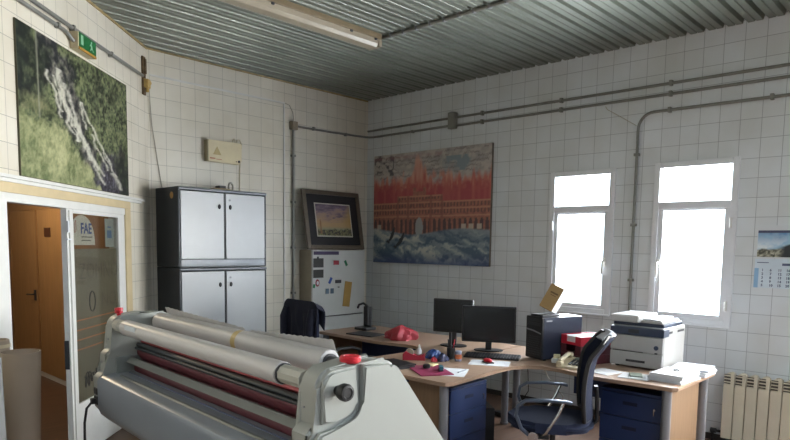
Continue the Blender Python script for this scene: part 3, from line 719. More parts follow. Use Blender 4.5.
tag(MB().tube([(XR - 0.008, 2.62, 2.80), (XR - 0.006, 2.60, 2.77), (XR - 0.006, 2.55, 2.74), (XR - 0.006, 2.33, 2.60)], 0.003, 6).build('cable', mat('grey_cable', '#a9a393', 0.6)), 'thin cable looping from the middle conduit to the bent one', 'cable')

# calendar
t = thing('wall_calendar', 'paper wall calendar with a sky photo, right of the windows', 'calendar', (XR, 1.160, 1.26))
MB().box(-0.006, -0.001, -0.18, 0.18, 0.225, 0.475, 0.001).build('photo_card', M_paper, t)


def f_cal(u, v):
    n = fbm(u * 6, v * 4, 4, 71); n2 = fbm(u * 22, v * 14, 3, 81)
    c = mixc(L3('#9fc0d8'), L3('#dfe6ea'), (n - .45) * 4); c = mixc(c, L3('#5f8fbd'), (v - .6) * 2.2 + (n - .5) * 2)
    c = mixc(c, mixc(L3('#4a4a3c'), L3('#c9c5b0'), (n2 - .4) * 3), (.27 + .12 * vnoise(u * 9, u * 0, 2) - v) * 20)
    c = mixc(c, L3('#262a30'), ((.36 - np.abs(u - .72)) * 6) * ((.55 - v - .5 * np.abs(u - .7)) * 12).clip(0, 1))
    c = mixc(c, L3('#454a66'), (v - .90) * 60)
    return c


picture('calendar_photo', 1, 1, 50, 36, f_cal, lambda u, v: (-0.0066, 0.175 - 0.35 * u, 0.236 + 0.202 * v), painted('calendar_print', 0.5), t)
MB().box(-0.008, -0.001, -0.18, 0.185, 0.0, 0.222, 0.001).box(-0.0085, -0.007, -0.18, 0.185, 0.205, 0.222).build('date_sheet', mat('date_sheet', '#cfdbe6', 0.6), t)
WR = lambda y, z, x=-0.0086: Matrix.Translation((x, y, z)) @ Matrix.Rotation(-PI / 2, 4, 'Z') @ Matrix.Rotation(PI / 2, 4, 'X')
m_cal = mat('calendar_ink', '#55607c', 0.6); mb = MB(); n = 1
for c in range(6):
    for r in range(5):
        MB().text(str(n), 0.026, WR(0.135 - 0.055 * c, 0.128 - 0.029 * r), 0.0003, 0.001).build('date_number', m_cal, t); n += 1
MB().box(-0.0088, -0.008, -0.09, 0.0, 0.172, 0.190).build('month_bar', m_cal, t)
mb.box(-0.0092, -0.008, 0.09, 0.17, 0.190, 0.196)
mb.build('header_bar', m_cal, t)
MB().box(-0.0092, -0.008, 0.155, 0.185, 0.0, 0.15).build('margin_strip', mat('calendar_blue', '#8fb5d6', 0.6), t)

# radiator
t = thing('radiator', 'cream sectional radiator under the calendar on the right wall', 'radiator', (XR - 0.10, 1.485, 0.06))
m_rad = mat('radiator_cream', '#d2c9b4', 0.4, 0, 0.03); m_slot = mat('radiator_slot', '#4b453d', 0.7)
for k in range(16):
    yc = -0.041 - 0.0815 * k
    mb = MB()
    mb.prism(arc(0, 0.492, 0.033, 0, 180, 6) + [(-0.033, 0.0), (0.033, 0.0)], lambda u, w, tt: (tt, yc + u, w), -0.005, 0.075, 0.004)
    # front plate with the louvred head
    mb.box(-0.022, -0.005, yc - 0.038, yc + 0.038, 0.0, 0.435, 0.004)
    mb.box(-0.022, -0.006, yc - 0.038, yc - 0.012, 0.435, 0.530, 0.003)
    for zz in (0.452, 0.477, 0.502): mb.box(-0.020, -0.006, yc - 0.013, yc + 0.038, zz - 0.004, zz + 0.004, 0.002)
    s = mb.build('section', m_rad, t)
    MB().box(-0.009, -0.004, yc - 0.010, yc + 0.037, 0.437, 0.512).build('louvre_slot', m_slot, s)
MB().cyl((0.03, 0.0, 0.45), (0.03, -1.31, 0.45), 0.018).cyl((0.03, 0.0, 0.04), (0.03, -1.31, 0.04), 0.018).build('header_pipe', m_rad, t)
MB().cyl((0.0, -0.64, 0.535), (0.0, -0.64, 0.56), 0.012).ball((0, -0.64, 0.565), 0.016).build('bleed_valve', M_dark, t)
MB().tube([(0.03, 0.0, 0.035), (0.03, 0.055, 0.035), (0.03, 0.07, 0.025), (0.03, 0.07, -0.06)], 0.011).cyl((0.03, 0.045, 0.035), (0.03, 0.085, 0.035), 0.020).build('valve_pipe', M_black, t)
for y in (-0.3, -1.0): MB().box(0.02, 0.099, y - 0.0115, y + 0.0115, 0.36, 0.42).build('wall_bracket', m_rad, t)

# ------------------------------------------------------------------ ceiling things
t = thing('fluorescent_light', 'long cream fluorescent batten hung under the metal ceiling, unlit', 'lamp', (3.05, 3.885, 3.279))
m_dif = mat('yellowed_diffuser', '#958b79', 0.35, 0, 0.08, 5)
MB().box(-0.80, 0.79, -0.075, 0.075, -0.050, -0.001, 0.008).build('housing', mat('beige_housing', '#75664d', 0.5, 0, 0.12), t)
mb = MB(); mb.prism([(-0.070, -0.050), (0.070, -0.050), (0.066, -0.085), (0.045, -0.108), (0.0, -0.115), (-0.045, -0.108), (-0.066, -0.085)], YZ, -0.77, 0.76, 0.004); mb.build('diffuser', m_dif, t)
MB().box(0.758, 0.795, -0.073, 0.073, -0.108, -0.045, 0.01).build('end_cap', m_dif, t)
for x in (0.72, 0.45, -0.3): MB().box(x - 0.012, x + 0.012, -0.080, -0.069, -0.066, -0.048, 0.003).build('clip', M_dark, t)
t = thing('conduit', 'grey conduit crossing the ceiling ribs beside the fluorescent lamp', 'pipe', (0, 0, 0))
MB().tube([(3.852, 3.895, 3.262), (3.88, 3.89, 3.262), (3.888, 3.86, 3.264), (3.885, 2.4, 3.264), (3.87, -3.2, 3.264)], 0.013).build('pipe', M_galv, t)
for k in range(22): 
    y = 3.75 - 0.14 * k
    MB().box(3.872, 3.900, y - .010, y + .010, 3.247, 3.2795, 0.002).build('clip', M_leg, t)

# ------------------------------------------------------------------ desks
ZD = 0.68; TH = 0.026


def l_top(sgn, yc):
    """outline of an L-shaped worktop; sgn +1: wing runs to -y (towards the camera), -1 mirrored. yc: shared edge"""
    P = [(4.78, 0.0), (4.78, 1.50), (4.06, 1.50), (4.03, 1.47), (4.0, 1.06), (4.03, 0.90), (4.075, 0.74), (4.07, 0.62), (4.02, 0.53), (3.92, 0.475), (3.78, 0.46), (3.60, 0.475), (3.15, 0.515), (3.10, 0.49), (3.085, 0.44), (3.085, 0.0)]
    return [(x, yc - sgn * d) for x, d in P]


def desk(label, sgn, yc, wing):
    t = thing('desk', label, 'desk', (4.2, yc, 0), 0, None)
    f = lambda u, w, tt: (u - 4.2, w - yc, tt)
    P = l_top(sgn, yc)
    if wing != 1.5: P = [(x, yc - sgn * min(wing, (abs(y - yc) if abs(y - yc) < 1.4 else wing - (1.5 - abs(y - yc))))) for x, y in P]
    MB().prism(P, f, ZD - TH, ZD, 0.005).build('worktop', M_desk, t)
    lg = [(4.62, 0.055), (3.20, 0.40), (4.085, wing - 0.075), (4.72, wing - 0.055)]
    for x, d in lg:
        MB().cyl((x - 4.2, -sgn * d, 0.02), (x - 4.2, -sgn * d, ZD - TH), 0.030, seg=20).cyl((x - 4.2, -sgn * d, 0), (x - 4.2, -sgn * d, 0.02), 0.036, seg=20).build('leg', M_leg, t)
    d = wing - 0.065
    y0, y1 = sorted((-sgn * d, -sgn * (d - 0.02)))
    MB().box(4.12 - 4.2, 4.655 - 4.2, y0, y1, 0.06, ZD - TH).build('end_panel', M_beech, t)
    y0, y1 = sorted((-sgn * 0.05, -sgn * 0.38))
    MB().box(3.245 - 4.2, 3.265 - 4.2, y0, y1, 0.06, ZD - TH).build('end_panel', M_beech, t)
    y0, y1 = sorted((-sgn * 0.62, -sgn * (wing - 0.10)))
    MB().box(4.56 - 4.2, 4.575 - 4.2, y0, y1, 0.40, ZD - TH).build('modesty_panel', M_navy, t)
    return t


YS = 2.965
desk('L-shaped beech desk in front of the windows carrying the printer and tower', 1, YS - 0.001, 1.585)
desk('second L-shaped beech desk behind, in front of the palace canvas', -1, YS + 0.001, 1.90)


def pedestal(label, loc, rz):
    t = thing('drawer_pedestal', label, 'drawers', loc, rz)
    # local: front faces -x
    w, dp, h = 0.42, 0.46, 0.59
    MB().box(0, dp, -w / 2, -w / 2 + 0.018, 0.05, h - 0.020).box(0, dp, w / 2 - 0.018, w / 2, 0.05, h - 0.020).box(0.01, dp, -w / 2 + 0.018, w / 2 - 0.018, 0.05, 0.07).box(dp - 0.012, dp, -w / 2 + 0.018, w / 2 - 0.018, 0.07, h - 0.02).build('carcass', M_beech, t)
    MB().box(-0.018, dp, -w / 2, w / 2, h - 0.020, h, 0.003).build('top_panel', M_navy, t)
    for i, (z0, z1) in enumerate(((0.405, 0.567), (0.23, 0.401), (0.055, 0.226))):
        d = MB().box(-0.018, -0.001, -w / 2 + 0.001, w / 2 - 0.001, z0, z1, 0.003).build('drawer', M_navy, t)
        zc = z0 + (z1 - z0) * 0.6
        MB().box(-0.0195, -0.0175, -0.05, 0.05, zc - 0.012, zc + 0.012, 0.001).build('handle', mat('navy_handle', '#131c36', 0.4), d)
        if i == 0: MB().cyl((-0.018, -0.165, 0.49), (-0.024, -0.165, 0.49), 0.008, seg=12).box(-0.03, -0.018, -0.168, -0.162, 0.455, 0.49).build('lock', M_chrome, d)
    for sx in (0.04, dp - 0.04):
        for sy in (-0.17, 0.17): MB().cyl((sx, sy - 0.01, 0.022), (sx, sy + 0.01, 0.022), 0.022, seg=14).box(sx - 0.012, sx + 0.012, sy - 0.014, sy + 0.014, 0.03, 0.052).build('caster', M_black, t)
    return t


pedestal('navy three-drawer pedestal with key under the printer end of the desk', (4.16, 1.715, 0), 0)
pedestal('navy drawer pedestal under the desk tongue near the laminator', (3.53, 2.62, 0), PI / 2)

# ------------------------------------------------------------------ roll laminator in the foreground (local: y along the rollers, -x = operator side)
LAM = thing('roll_laminator', 'big grey roll laminator in the foreground with red rollers and white film', 'machine', (1.305, 1.664, 0), math.radians(-4.19))
m_lam = mat('laminator_grey', '#989b96', 0.42, 0, 0.025, 6); m_cov = mat('laminator_cover', '#7b838e', 0.34, 0.15, 0.03, 4); m_film = mat('film_white', '#bab9ba', 0.35, 0, 0.02)
m_rol = mat('red_roller', '#64303a', 0.4, 0, 0.06); m_rod = mat('black_roller', '#23292f', 0.35); m_bar = mat('grey_bar', '#6e7270', 0.4, 0.2)
m_lam_in = mat('laminator_inner', '#7d8280', 0.45, 0, 0.04)
LV = 1.73
side = [(-0.03, 0.972)] + [(-0.032, 1.07)] + arc(0.032, 1.088, 0.063, 180, 100, 6) + [(0.12, 1.163), (0.25, 1.150)] + arc(0.255, 1.085, 0.066, 88, 40, 4) + [(0.56, 0.80), (0.66, 0.665), (0.66, 0.62), (0.60, 0.56), (0.02, 0.56), (-0.06, 0.60), (-0.103, 0.66), (-0.105, 0.822), (-0.088, 0.838), (-0.070, 0.845), (-0.066, 0.945), (-0.052, 0.960)]
XZt = lambda u, w, t: (u, t, w)


def end_panel(v0, v1): return MB().prism(side, XZt, v0, v1, 0.012, 3)


p = end_panel(-0.140, -0.040).build('side_panel', m_lam, LAM)
# raised outer shells of the near panel: front cover with knob, rear cover
frontc = [(-0.018, 0.975), (-0.018, 1.085)] + arc(0.034, 1.095, 0.052, 170, 100, 5)[1:] + [(0.118, 1.152), (0.120, 1.040)] + arc(0.075, 1.030, 0.045, 0, -75, 6) + [(0.03, 0.980)]
MB().prism(frontc, XZt, -0.160, -0.134, 0.009, 3).build('front_cover', m_lam, p)
rearc = [(0.142, 1.152), (0.250, 1.141)] + arc(0.253, 1.083, 0.058, 80, 42, 4) + [(0.552, 0.795), (0.645, 0.665), (0.640, 0.63), (0.59, 0.58), (0.03, 0.58), (-0.05, 0.615), (-0.088, 0.67), (-0.090, 0.812), (-0.055, 0.835), (-0.050, 0.925), (-0.030, 0.950), (0.03, 0.954)] + arc(0.075, 1.028, 0.067, -70, 0, 6)
MB().prism(rearc, XZt, -0.168, -0.134, 0.009, 3).build('rear_cover', m_lam, p)
MB().lathe([(0.016, 0), (0.016, 0.022), (0.026, 0.024), (0.0285, 0.032), (0.0285, 0.048), (0.025, 0.055), (0.018, 0.056), (0.016, 0.053), (0.004, 0.053)], (0.036, -0.160, 1.082), 28, (0, -1, 0)).build('tension_knob', M_black, p)
mb = MB(); mb.lathe([(0.030, 0), (0.036, 0.006), (0.037, 0.016), (0.032, 0.023), (0.022, 0.024), (0.019, 0.018), (0.004, 0.017)], (0.125, -0.112, 1.155), 26); mb.box(0.125 - 0.008, 0.125 + 0.008, -0.112 - 0.019, -0.112 + 0.019, 1.170, 1.177, 0.003)
mb.build('stop_button', M_red, p)
MB().cyl((-0.0305, -0.07, 1.02), (-0.034, -0.07, 1.02), 0.004, seg=10).build('screw', M_leg, p)
MB().cyl((-0.105, -0.09, 0.79), (-0.112, -0.09, 0.79), 0.016, seg=16).build('amber_button', mat('amber_button', '#c08128', 0.35), p)
p = end_panel(LV, LV + 0.10).build('side_panel', m_lam, LAM)
MB().lathe([(0.010, 0), (0.012, 0.012), (0.021, 0.016), (0.021, 0.026), (0.012, 0.028), (0.022, 0.030), (0.021, 0.043), (0.004, 0.046)], (0.02, LV + 0.04, 1.145), 20).build('stop_button', M_red, p)
for zz in (1.02, 0.90, 0.76): MB().cyl((-0.032 if zz > 1 else (-0.068 if zz > .85 else -0.105), LV + 0.06, zz), ((-0.035 if zz > 1 else (-0.071 if zz > .85 else -0.108)), LV + 0.06, zz), 0.006, seg=10).build('screw', M_leg, p)
MB().box(-0.112, -0.10, LV + 0.02, LV + 0.07, 0.675, 0.72, 0.003).box(-0.112, -0.10, LV + 0.02, LV + 0.07, 0.73, 0.765, 0.003).build('power_inlet', M_black, p)
mb = MB(); mb.box(-0.135, -0.112, LV + 0.03, LV + 0.06, 0.68, 0.71, 0.004)
mb.tube([(-0.13, LV + 0.045, 0.69), (-0.155, LV + 0.05, 0.66), (-0.165, LV + 0.06, 0.58), (-0.17, LV + 0.06, 0.30), (-0.17, LV + 0.07, 0.05), (-0.16, LV + 0.10, 0.007), (-0.10, LV + 0.35, 0.007)], 0.0065).build('power_cord', M_black, p)
MB().box(0.02, 0.16, LV - 0.004, LV, 1.045, 1.065).build('label_strip', mat('label_silver', '#b9b9b4', 0.4), p)
for k in range(5): MB().box(0.03 + 0.025 * k, 0.042 + 0.025 * k, LV - 0.005, LV - 0.004, 1.048, 1.062).build('label_mark', M_dark, p)
MB().box(-0.02, 0.30, LV - 0.02, LV - 0.0005, 0.62, 0.93, 0.004).build('inner_plate', m_lam_in, p)

# front supply roll, hub at each end
def roll(u, z, r, v0, v1, hub, name, core=0.024):
    f = MB().cyl((u, v0, z), (u, v1, z), r, seg=36, bev=0.003).build(name, m_film, LAM)
    MB().cyl((u, -0.039, z), (u, LV - 0.001, z), core, seg=10 if hub else 20).build('core', mat('hub_grey', '#a9a9a0', 0.4) if hub else M_dark, f)
    return f


r1 = roll(0.0, 1.100, 0.0405, 0.100, 1.60, True, 'film_roll', 0.0335)
MB().cyl((0, 0.092, 1.100), (0, 0.0995, 1.100), 0.037, seg=32).build('roll_flange', M_dark, r1)
MB().cyl((0, 1.60, 1.100), (0, 1.66, 1.100), 0.036, seg=8).build('hub_nut', m_lam, r1)
MB().box(-0.0415, -0.035, 1.38, 1.52, 1.10, 1.125, 0.002).build('roll_label', mat('pale_label', '#c9d3dc', 0.4), r1)
r2 = roll(0.205, 1.112, 0.047, 0.11, 1.665, False, 'film_roll', 0.026)
MB().cyl((0.205, 0.103, 1.112), (0.205, 0.1095, 1.112), 0.034, seg=30).build('roll_end', M_dark, r2)
MB().cyl((0.205, 0.745, 1.112), (0.205, 0.785, 1.112), 0.0478, seg=36, cap=False).build('tape_band', mat('gold_tape', '#b09a62', 0.35), r2)
# loose wrap of film standing off the rear roll
def flap(v0, v1, l0, l1, seed):
    """loose end of the film leaving the top of the roll along its tangent; l0, l1 = free length at each end"""
    rnd = random.Random(seed); ph = [rnd.uniform(0, 6) for _ in range(3)]; R = 0.0482
    def fn(a, b):
        if b < .4: an = math.radians(120 - 75 * b / .4); x, z = R * math.cos(an), R * math.sin(an)
        else:
            an = math.radians(45); q = (b - .4) / .6; ln = (l0 + (l1 - l0) * a) * q
            x = R * math.cos(an) - ln * .30; z = R * math.sin(an) + ln * .95
            x += .002 * q * math.sin(a * 60 + ph[0]); z += .0016 * q * math.sin(a * 95 + ph[1])
        return (0.205 + x, v0 + (v1 - v0) * a, 1.112 + z)
    return MB().grid(fn, 70, 14, 0.001)


flap(0.790, 1.640, 0.022, 0.050, 1).build('loose_film', m_film, r2)
flap(0.113, 0.740, 0.052, 0.018, 2).build('loose_film', m_film, r2)
# rollers, bars and film web between the panels
MB().cyl((0.150, -0.04, 0.945), (0.150, LV, 0.945), 0.052, seg=32).build('red_roller', m_rol, LAM)
MB().cyl((0.108, -0.04, 0.983), (0.108, LV, 0.983), 0.013, seg=20).cyl((0.093, -0.04, 0.967), (0.093, LV, 0.967), 0.008, seg=16).build('guide_rod', m_rod, LAM)
MB().cyl((0.128, -0.04, 1.003), (0.128, LV, 1.003), 0.009, seg=16).build('idler_roller', mat('pink_roller', '#b5565c', 0.35), LAM)
MB().prism([(0.030, 0.900), (0.055, 0.925), (0.075, 0.920), (0.075, 0.900)], XZt, -0.04, LV, 0.002).build('nip_bar', m_bar, LAM)
MB().cyl((0.115, -0.04, 0.862), (0.115, LV, 0.862), 0.042, seg=32).build('red_roller', m_rol, LAM)
MB().grid(lambda a, b: (0.185 - 0.035 * b, 0.09 + 1.5 * a, 1.075 - 0.062 * b), 8, 6, 0.001).build('film_web', mat('pink_film', '#cdb9ba', 0.3), LAM)
MB().prism([(0.24, 0.60), (0.24, 1.04), (0.26, 1.05), (0.26, 0.60)], XZt, -0.04, LV).build('rear_plate', m_lam_in, LAM)
# feed table and curved front cover
tb = [(-0.098, 0.826), (-0.082, 0.838), (0.02, 0.846), (0.068, 0.848), (0.068, 0.842), (0.02, 0.838), (-0.080, 0.826)]
MB().prism(tb, XZt, -0.039, LV - 0.001).build('feed_table', m_cov, LAM)
MB().prism([(-0.036, 0.842), (-0.030, 0.8478), (-0.018, 0.8488), (-0.014, 0.843)], XZt, 0.02, LV - 0.10).build('table_guide', m_bar, LAM)
MB().prism([(0.030, 0.8465), (0.030, 0.8502), (0.036, 0.8502), (0.036, 0.8465)], XZt, 0.02, LV - 0.06).build('table_rule', mat('blue_rule', '#56617c', 0.4), LAM)
cv = [(-0.098, 0.826), (-0.108, 0.810), (-0.108, 0.665), (-0.095, 0.635), (-0.060, 0.600), (0.02, 0.560), (0.58, 0.56), (0.58, 0.555), (0.02, 0.552), (-0.064, 0.594), (-0.100, 0.630), (-0.114, 0.663), (-0.114, 0.812), (-0.102, 0.832)]
MB().prism(cv, XZt, -0.039, LV - 0.001).build('front_shell', m_cov, LAM)
for v in (0.16, LV - 0.16):
    lg = MB().box(0.06, 0.22, v - 0.05, v + 0.05, 0.10, 0.556, 0.006).build('leg', m_lam_in, LAM)
    MB().box(-0.14, 0.52, v - 0.035, v + 0.035, 0.055, 0.099, 0.006).build('foot', m_lam_in, lg)
    for u in (-0.10, 0.48): MB().cyl((u, v - 0.014, 0.027), (u, v + 0.014, 0.027), 0.027, seg=18).build('caster', M_black, lg)
MB().box(0.11, 0.17, 0.21, LV - 0.21, 0.18, 0.24, 0.004).build('cross_beam', m_lam_in, LAM)

# ------------------------------------------------------------------ rolls and board at the left edge
m_kraft = mat('kraft_paper', '#a39280', 0.8, 0, 0.06, 4)
t = thing('paper_roll', 'tall beige roll of sheet standing upright before the open doorway', 'roll', (0.975, 3.44, 0))
def rollfn(a, b):
    ang = 2 * PI * a * 1.35; r = (0.054 + 0.033 * b) * (1 - 0.06 * a)
    return (r * math.cos(ang - 0.6), r * math.sin(ang - 0.6), 1.0 * b + 0.002)
MB().grid(rollfn, 54, 10, 0.0015).build('wound_sheet', m_kraft, t)
t = thing('cardboard_tube', 'thick beige cardboard tube partly seen behind the tall roll at the left edge', 'tube', (0.937, 3.700, 0))
MB().lathe([(0.060, 0.0), (0.060, 1.030), (0.056, 1.035), (0.049, 1.035), (0.048, 0.02)], (0, 0, 0), 28).build('tube_wall', m_kraft, t)
MB().cyl((0, 0, 0.995), (0, 0, 1.012), 0.064, seg=28, cap=True).build('rim_band', mat('pale_band', '#c4b596', 0.7), t)
bd = MB().box(-0.35, 0.0, -0.006, 0.006, 0.012, 1.02, 0.002).build('white_board', M_paper, loc=(0.838, 3.17, 0.0), rot=(-0.03, -0.03, math.radians(-35)))
tag(bd, 'white board leaning at the very left edge of the photo', 'board')

# ------------------------------------------------------------------ computers on the desks
def monitor(label, x, y, rz, w, h, zc):
    """front faces local -x"""
    t = thing('monitor', label, 'monitor', (x, y, ZD), rz)
    zc -= ZD
    MB().box(-0.018, 0.018, -w / 2, w / 2, zc - h / 2, zc + h / 2, 0.006).build('housing', M_black, t)
    MB().box(-0.0195, -0.0175, -w / 2 + 0.014, w / 2 - 0.014, zc - h / 2 + 0.02, zc + h / 2 - 0.014).build('screen', mat('black_screen', '#15181c', 0.22), t)
    MB().box(0.018, 0.05, -w * .28, w * .28, zc - h * .3, zc + h * .25, 0.012).build('rear_cover', M_black, t)
    MB().box(0.012, 0.035, -0.025, 0.025, 0.008, zc - h * 0.2, 0.004).build('neck', M_black, t)
    MB().prism([(0.02 + 0.085 * math.cos(a), 0.12 * math.sin(a)) for a in np.linspace(0, 2 * PI, 28)[:-1]], XY, 0.0005, 0.010, 0.002).build('base', M_black, t)
    return t


monitor('black monitor facing the camera over the keyboard', 4.325, 3.005, math.radians(32), 0.445, 0.30, 0.905)
monitor('black monitor on the second desk, left of the keyboard monitor', 4.30, 3.36, math.radians(18), 0.36, 0.29, 0.945)

t = thing('keyboard', 'black keyboard lying in front of the camera-facing monitor', 'keyboard', (4.085, 2.800, ZD), math.radians(25.5))
MB().prism([(-0.072, 0.0005), (-0.072, 0.012), (0.072, 0.024), (0.072, 0.0005)], XZ, -0.215, 0.215, 0.003).build('case', M_black, t)
mb = MB(); m_key = mat('key_black', '#2c2e33', 0.5); sl = math.atan2(0.012, 0.144)
for r in range(5):
    for c in range(18):
        u = -0.056 + r * 0.026; v = -0.200 + c * 0.0225 + (0.004 if c > 14 else 0)
        z = 0.0125 + (u + 0.072) * 0.0833
        mb.box(u - 0.0105, u + 0.0105, v - 0.009, v + 0.009, z, z + 0.005)
o = mb.build('keys', m_key, t); o['kind'] = 'stuff'
pp = MB().box(-0.105, 0.105, -0.148, 0.148, 0.0003, 0.0015).build('paper_sheet', M_paper, loc=(3.88, 2.68, ZD), rot=(0, 0, 0.5)); tag(pp, 'white sheet of paper under the red mouse', 'paper')
t = thing('mouse', 'red and black computer mouse on a white sheet', 'mouse', (3.885, 2.70, ZD + 0.0016), math.radians(60))
MB().ball((0, 0, 0.016), 0.052, 0.030, 0.0155, 20).build('mouse_shell', M_red, t)
MB().box(-0.052, 0.052, -0.029, 0.029, 0.0, 0.007, 0.003).box(0.015, 0.028, -0.004, 0.004, 0.029, 0.0335, 0.002).build('mouse_base', M_black, t)

# tower
PA = math.atan2(-0.079, 0.189)      # front edge direction
t = thing('computer_tower', 'black tower computer standing on the desk with a box on top', 'computer', (4.282, 2.535, ZD), 0)
t.rotation_euler = (0, 0, math.radians(-20))
MB().box(0, 0.375, -0.095, 0.095, 0.012, 0.333, 0.004).build('case', mat('tower_side', '#2c3243', 0.35, 0.1), t)
mb = MB(); mb.box(-0.022, 0, -0.096, 0.096, 0.010, 0.335, 0.007).build('front_bezel', M_black, t)
mb = MB()
mb.prism([(-0.085, 0.205), (0.0, 0.220), (0.085, 0.228), (0.085, 0.238), (0.0, 0.231), (-0.085, 0.214)], YZ, -0.025, -0.022).build('silver_trim', M_leg, t)
for z in (0.268, 0.300): MB().box(-0.025, -0.021, -0.080, 0.080, z, z + 0.022, 0.002).build('drive_bay', M_dark, t)
mb = MB()
for k in range(9): mb.box(-0.0245, -0.021, -0.075, 0.075, 0.04 + 0.017 * k, 0.048 + 0.017 * k)
mb.build('front_grille', M_dark, t)
mb = MB()
for a in range(5):
    for b in range(3): mb.cyl((0.17 + 0.025 * a, -0.095, 0.12 + 0.025 * b), (0.17 + 0.025 * a, -0.0965, 0.12 + 0.025 * b), 0.008, seg=8)
mb.build('side_vent', M_black, t)
MB().box(0.02, 0.075, -0.0965, -0.095, 0.30, 0.312).build('case_badge', M_leg, t)
for x in (0.03, 0.34):
    for y in (-0.07, 0.07): MB().cyl((x, y, 0.0005), (x, y, 0.012), 0.014, seg=12).build('foot', M_black, t)
fl = MB().box(-0.01, 0.16, -0.09, 0.05, 0.0, 0.018, 0.003).build('flat_drive', M_dark, loc=(4.282, 2.54, ZD + 0.3355), rot=(0, 0, math.radians(-20))); tag(fl, 'flat dark box lying on the front of the tower, under the beige carton', 'box')
bx = thing('carton', 'beige carton leaning over on top of the black tower computer', 'box', (4.415, 2.585, ZD + 0.389), rot=(0, 0, 0))
zc = (Vector((0, 0, .88)) + .47 * Vector((.687, -.726, 0))).normalized(); yc = -(.78 * Vector((.687, -.726, 0)) - .62 * Vector((.72, .68, 0))); yc = (yc - zc * yc.dot(zc)).normalized(); xc = yc.cross(zc)
bx.rotation_euler = Matrix((xc, yc, zc)).transposed().to_euler()
bx.location = (4.375, 2.518, ZD + 0.392)
MB().box(-0.0, 0.085, -0.060, 0.060, 0, 0.20, 0.003).build('carton_body', mat('carton_tan', '#a8895c', 0.6, 0, 0.06), bx)
MB().box(0.0005, 0.0845, -0.0615, -0.060, 0.002, 0.198).build('carton_lit_side', M_paper, bx)  # white slab: light on this side of the carton put into its colour
MB().box(-0.0012, 0.0, -0.04, 0.03, 0.13, 0.143).box(-0.0012, 0.0, -0.03, 0.02, 0.115, 0.120).build('carton_print', mat('carton_print', '#6f5634', 0.6), bx)

# red letter trays
m_tray = mat('red_tray', '#b81f35', 0.4, 0, 0.05); m_tray2 = mat('maroon_tray', '#55262e', 0.45)


def tray(label, z, m, paper):
    t = thing('letter_tray', label, 'tray', (4.475, 2.212, z), math.radians(-22), 'stacked letter trays')
    mb = MB(); w, d, h = 0.110, 0.150, 0.068
    mb.box(-d, d, -w, w, 0.0005, 0.005)
    mb.prism([(-w, 0.004), (-w, h), (-w + 0.006, h), (-w + 0.006, 0.004)], YZ, -d, d).prism([(w - 0.006, 0.004), (w - 0.006, h), (w, h), (w, 0.004)], YZ, -d, d)
    mb.box(d - 0.006, d, -w, w, 0.004, h).box(-d, -d + 0.006, -w, -w * .45, 0.004, h).box(-d, -d + 0.006, w * .45, w, 0.004, h).box(-d, -d + 0.005, -w * .45, w * .45, 0.004, 0.02)
    mb.build('tray_body', m, t)
    return t


tray('bottom maroon letter tray of the stack beside the tower', ZD, m_tray2, False)
tray('middle maroon letter tray of the stack beside the tower', ZD + 0.0705, m_tray2, False)
tray('top bright red letter tray holding white paper', ZD + 0.141, m_tray, True)
pa = MB().box(-0.136, 0.136, -0.095, 0.095, 0.0, 0.055).build('paper_stack', M_paper, loc=(4.475, 2.212, ZD + 0.1485), rot=(0, 0, math.radians(-22))); tag(pa, 'white papers filling the red letter tray', 'paper')

# telephone
t = thing('telephone', 'cream desk telephone in front of the letter trays', 'phone', (4.195, 2.165, ZD), math.radians(0))
m_ph = mat('phone_cream', '#cfc3a8', 0.45)
MB().prism([(-0.085, 0.001), (-0.085, 0.016), (0.085, 0.062), (0.095, 0.055), (0.095, 0.001)], XZ, -0.090, 0.095, 0.004).build('base', m_ph, t)
mb = MB(); mb.box(-0.02, 0.02, -0.02, 0.02, -0.02, 0.0, 0.004)
mb = MB(); rz_ = Matrix.Rotation(-0.264, 4, 'Y'); off = Matrix.Translation((0, 0, 0.042))
for sx in (-0.075, 0.075): mb.box(sx - 0.022, sx + 0.022, 0.045, 0.088, 0.0, 0.03, 0.008, mtx=off @ rz_)
mb.box(-0.08, 0.08, 0.050, 0.083, 0.022, 0.042, 0.008, mtx=off @ rz_).build('handset', m_ph, t)
mb = MB()
for r in range(4):
    for c in range(3): mb.box(-0.055 + 0.024 * r, -0.038 + 0.024 * r, -0.065 + 0.03 * c, -0.043 + 0.03 * c, -0.001, 0.004, mtx=off @ rz_)
mb.build('keypad', M_dark, t)
MB().box(0.042, 0.072, -0.07, 0.015, -0.001, 0.003, mtx=off @ rz_).build('display', mat('phone_display', '#6d7a74', 0.3), t)
for i, (x, y, lab) in enumerate(((4.275, 2.345, 'lower white block beside the foot of the tower'), )):
    tag(MB().box(-0.03, 0.03, -0.035, 0.035, 0.0005, 0.035, 0.004).build('paper_block', M_paper, loc=(x, y, ZD), rot=(0, 0, 0.3)), 'white note block beside the foot of the tower', 'paper')
    tag(MB().box(-0.022, 0.022, -0.025, 0.025, 0.0, 0.028, 0.004).build('small_box', M_cream, loc=(x, y, ZD + 0.0355), rot=(0, 0, 0.5)), 'tiny cream box on the white note block beside the tower', 'box')

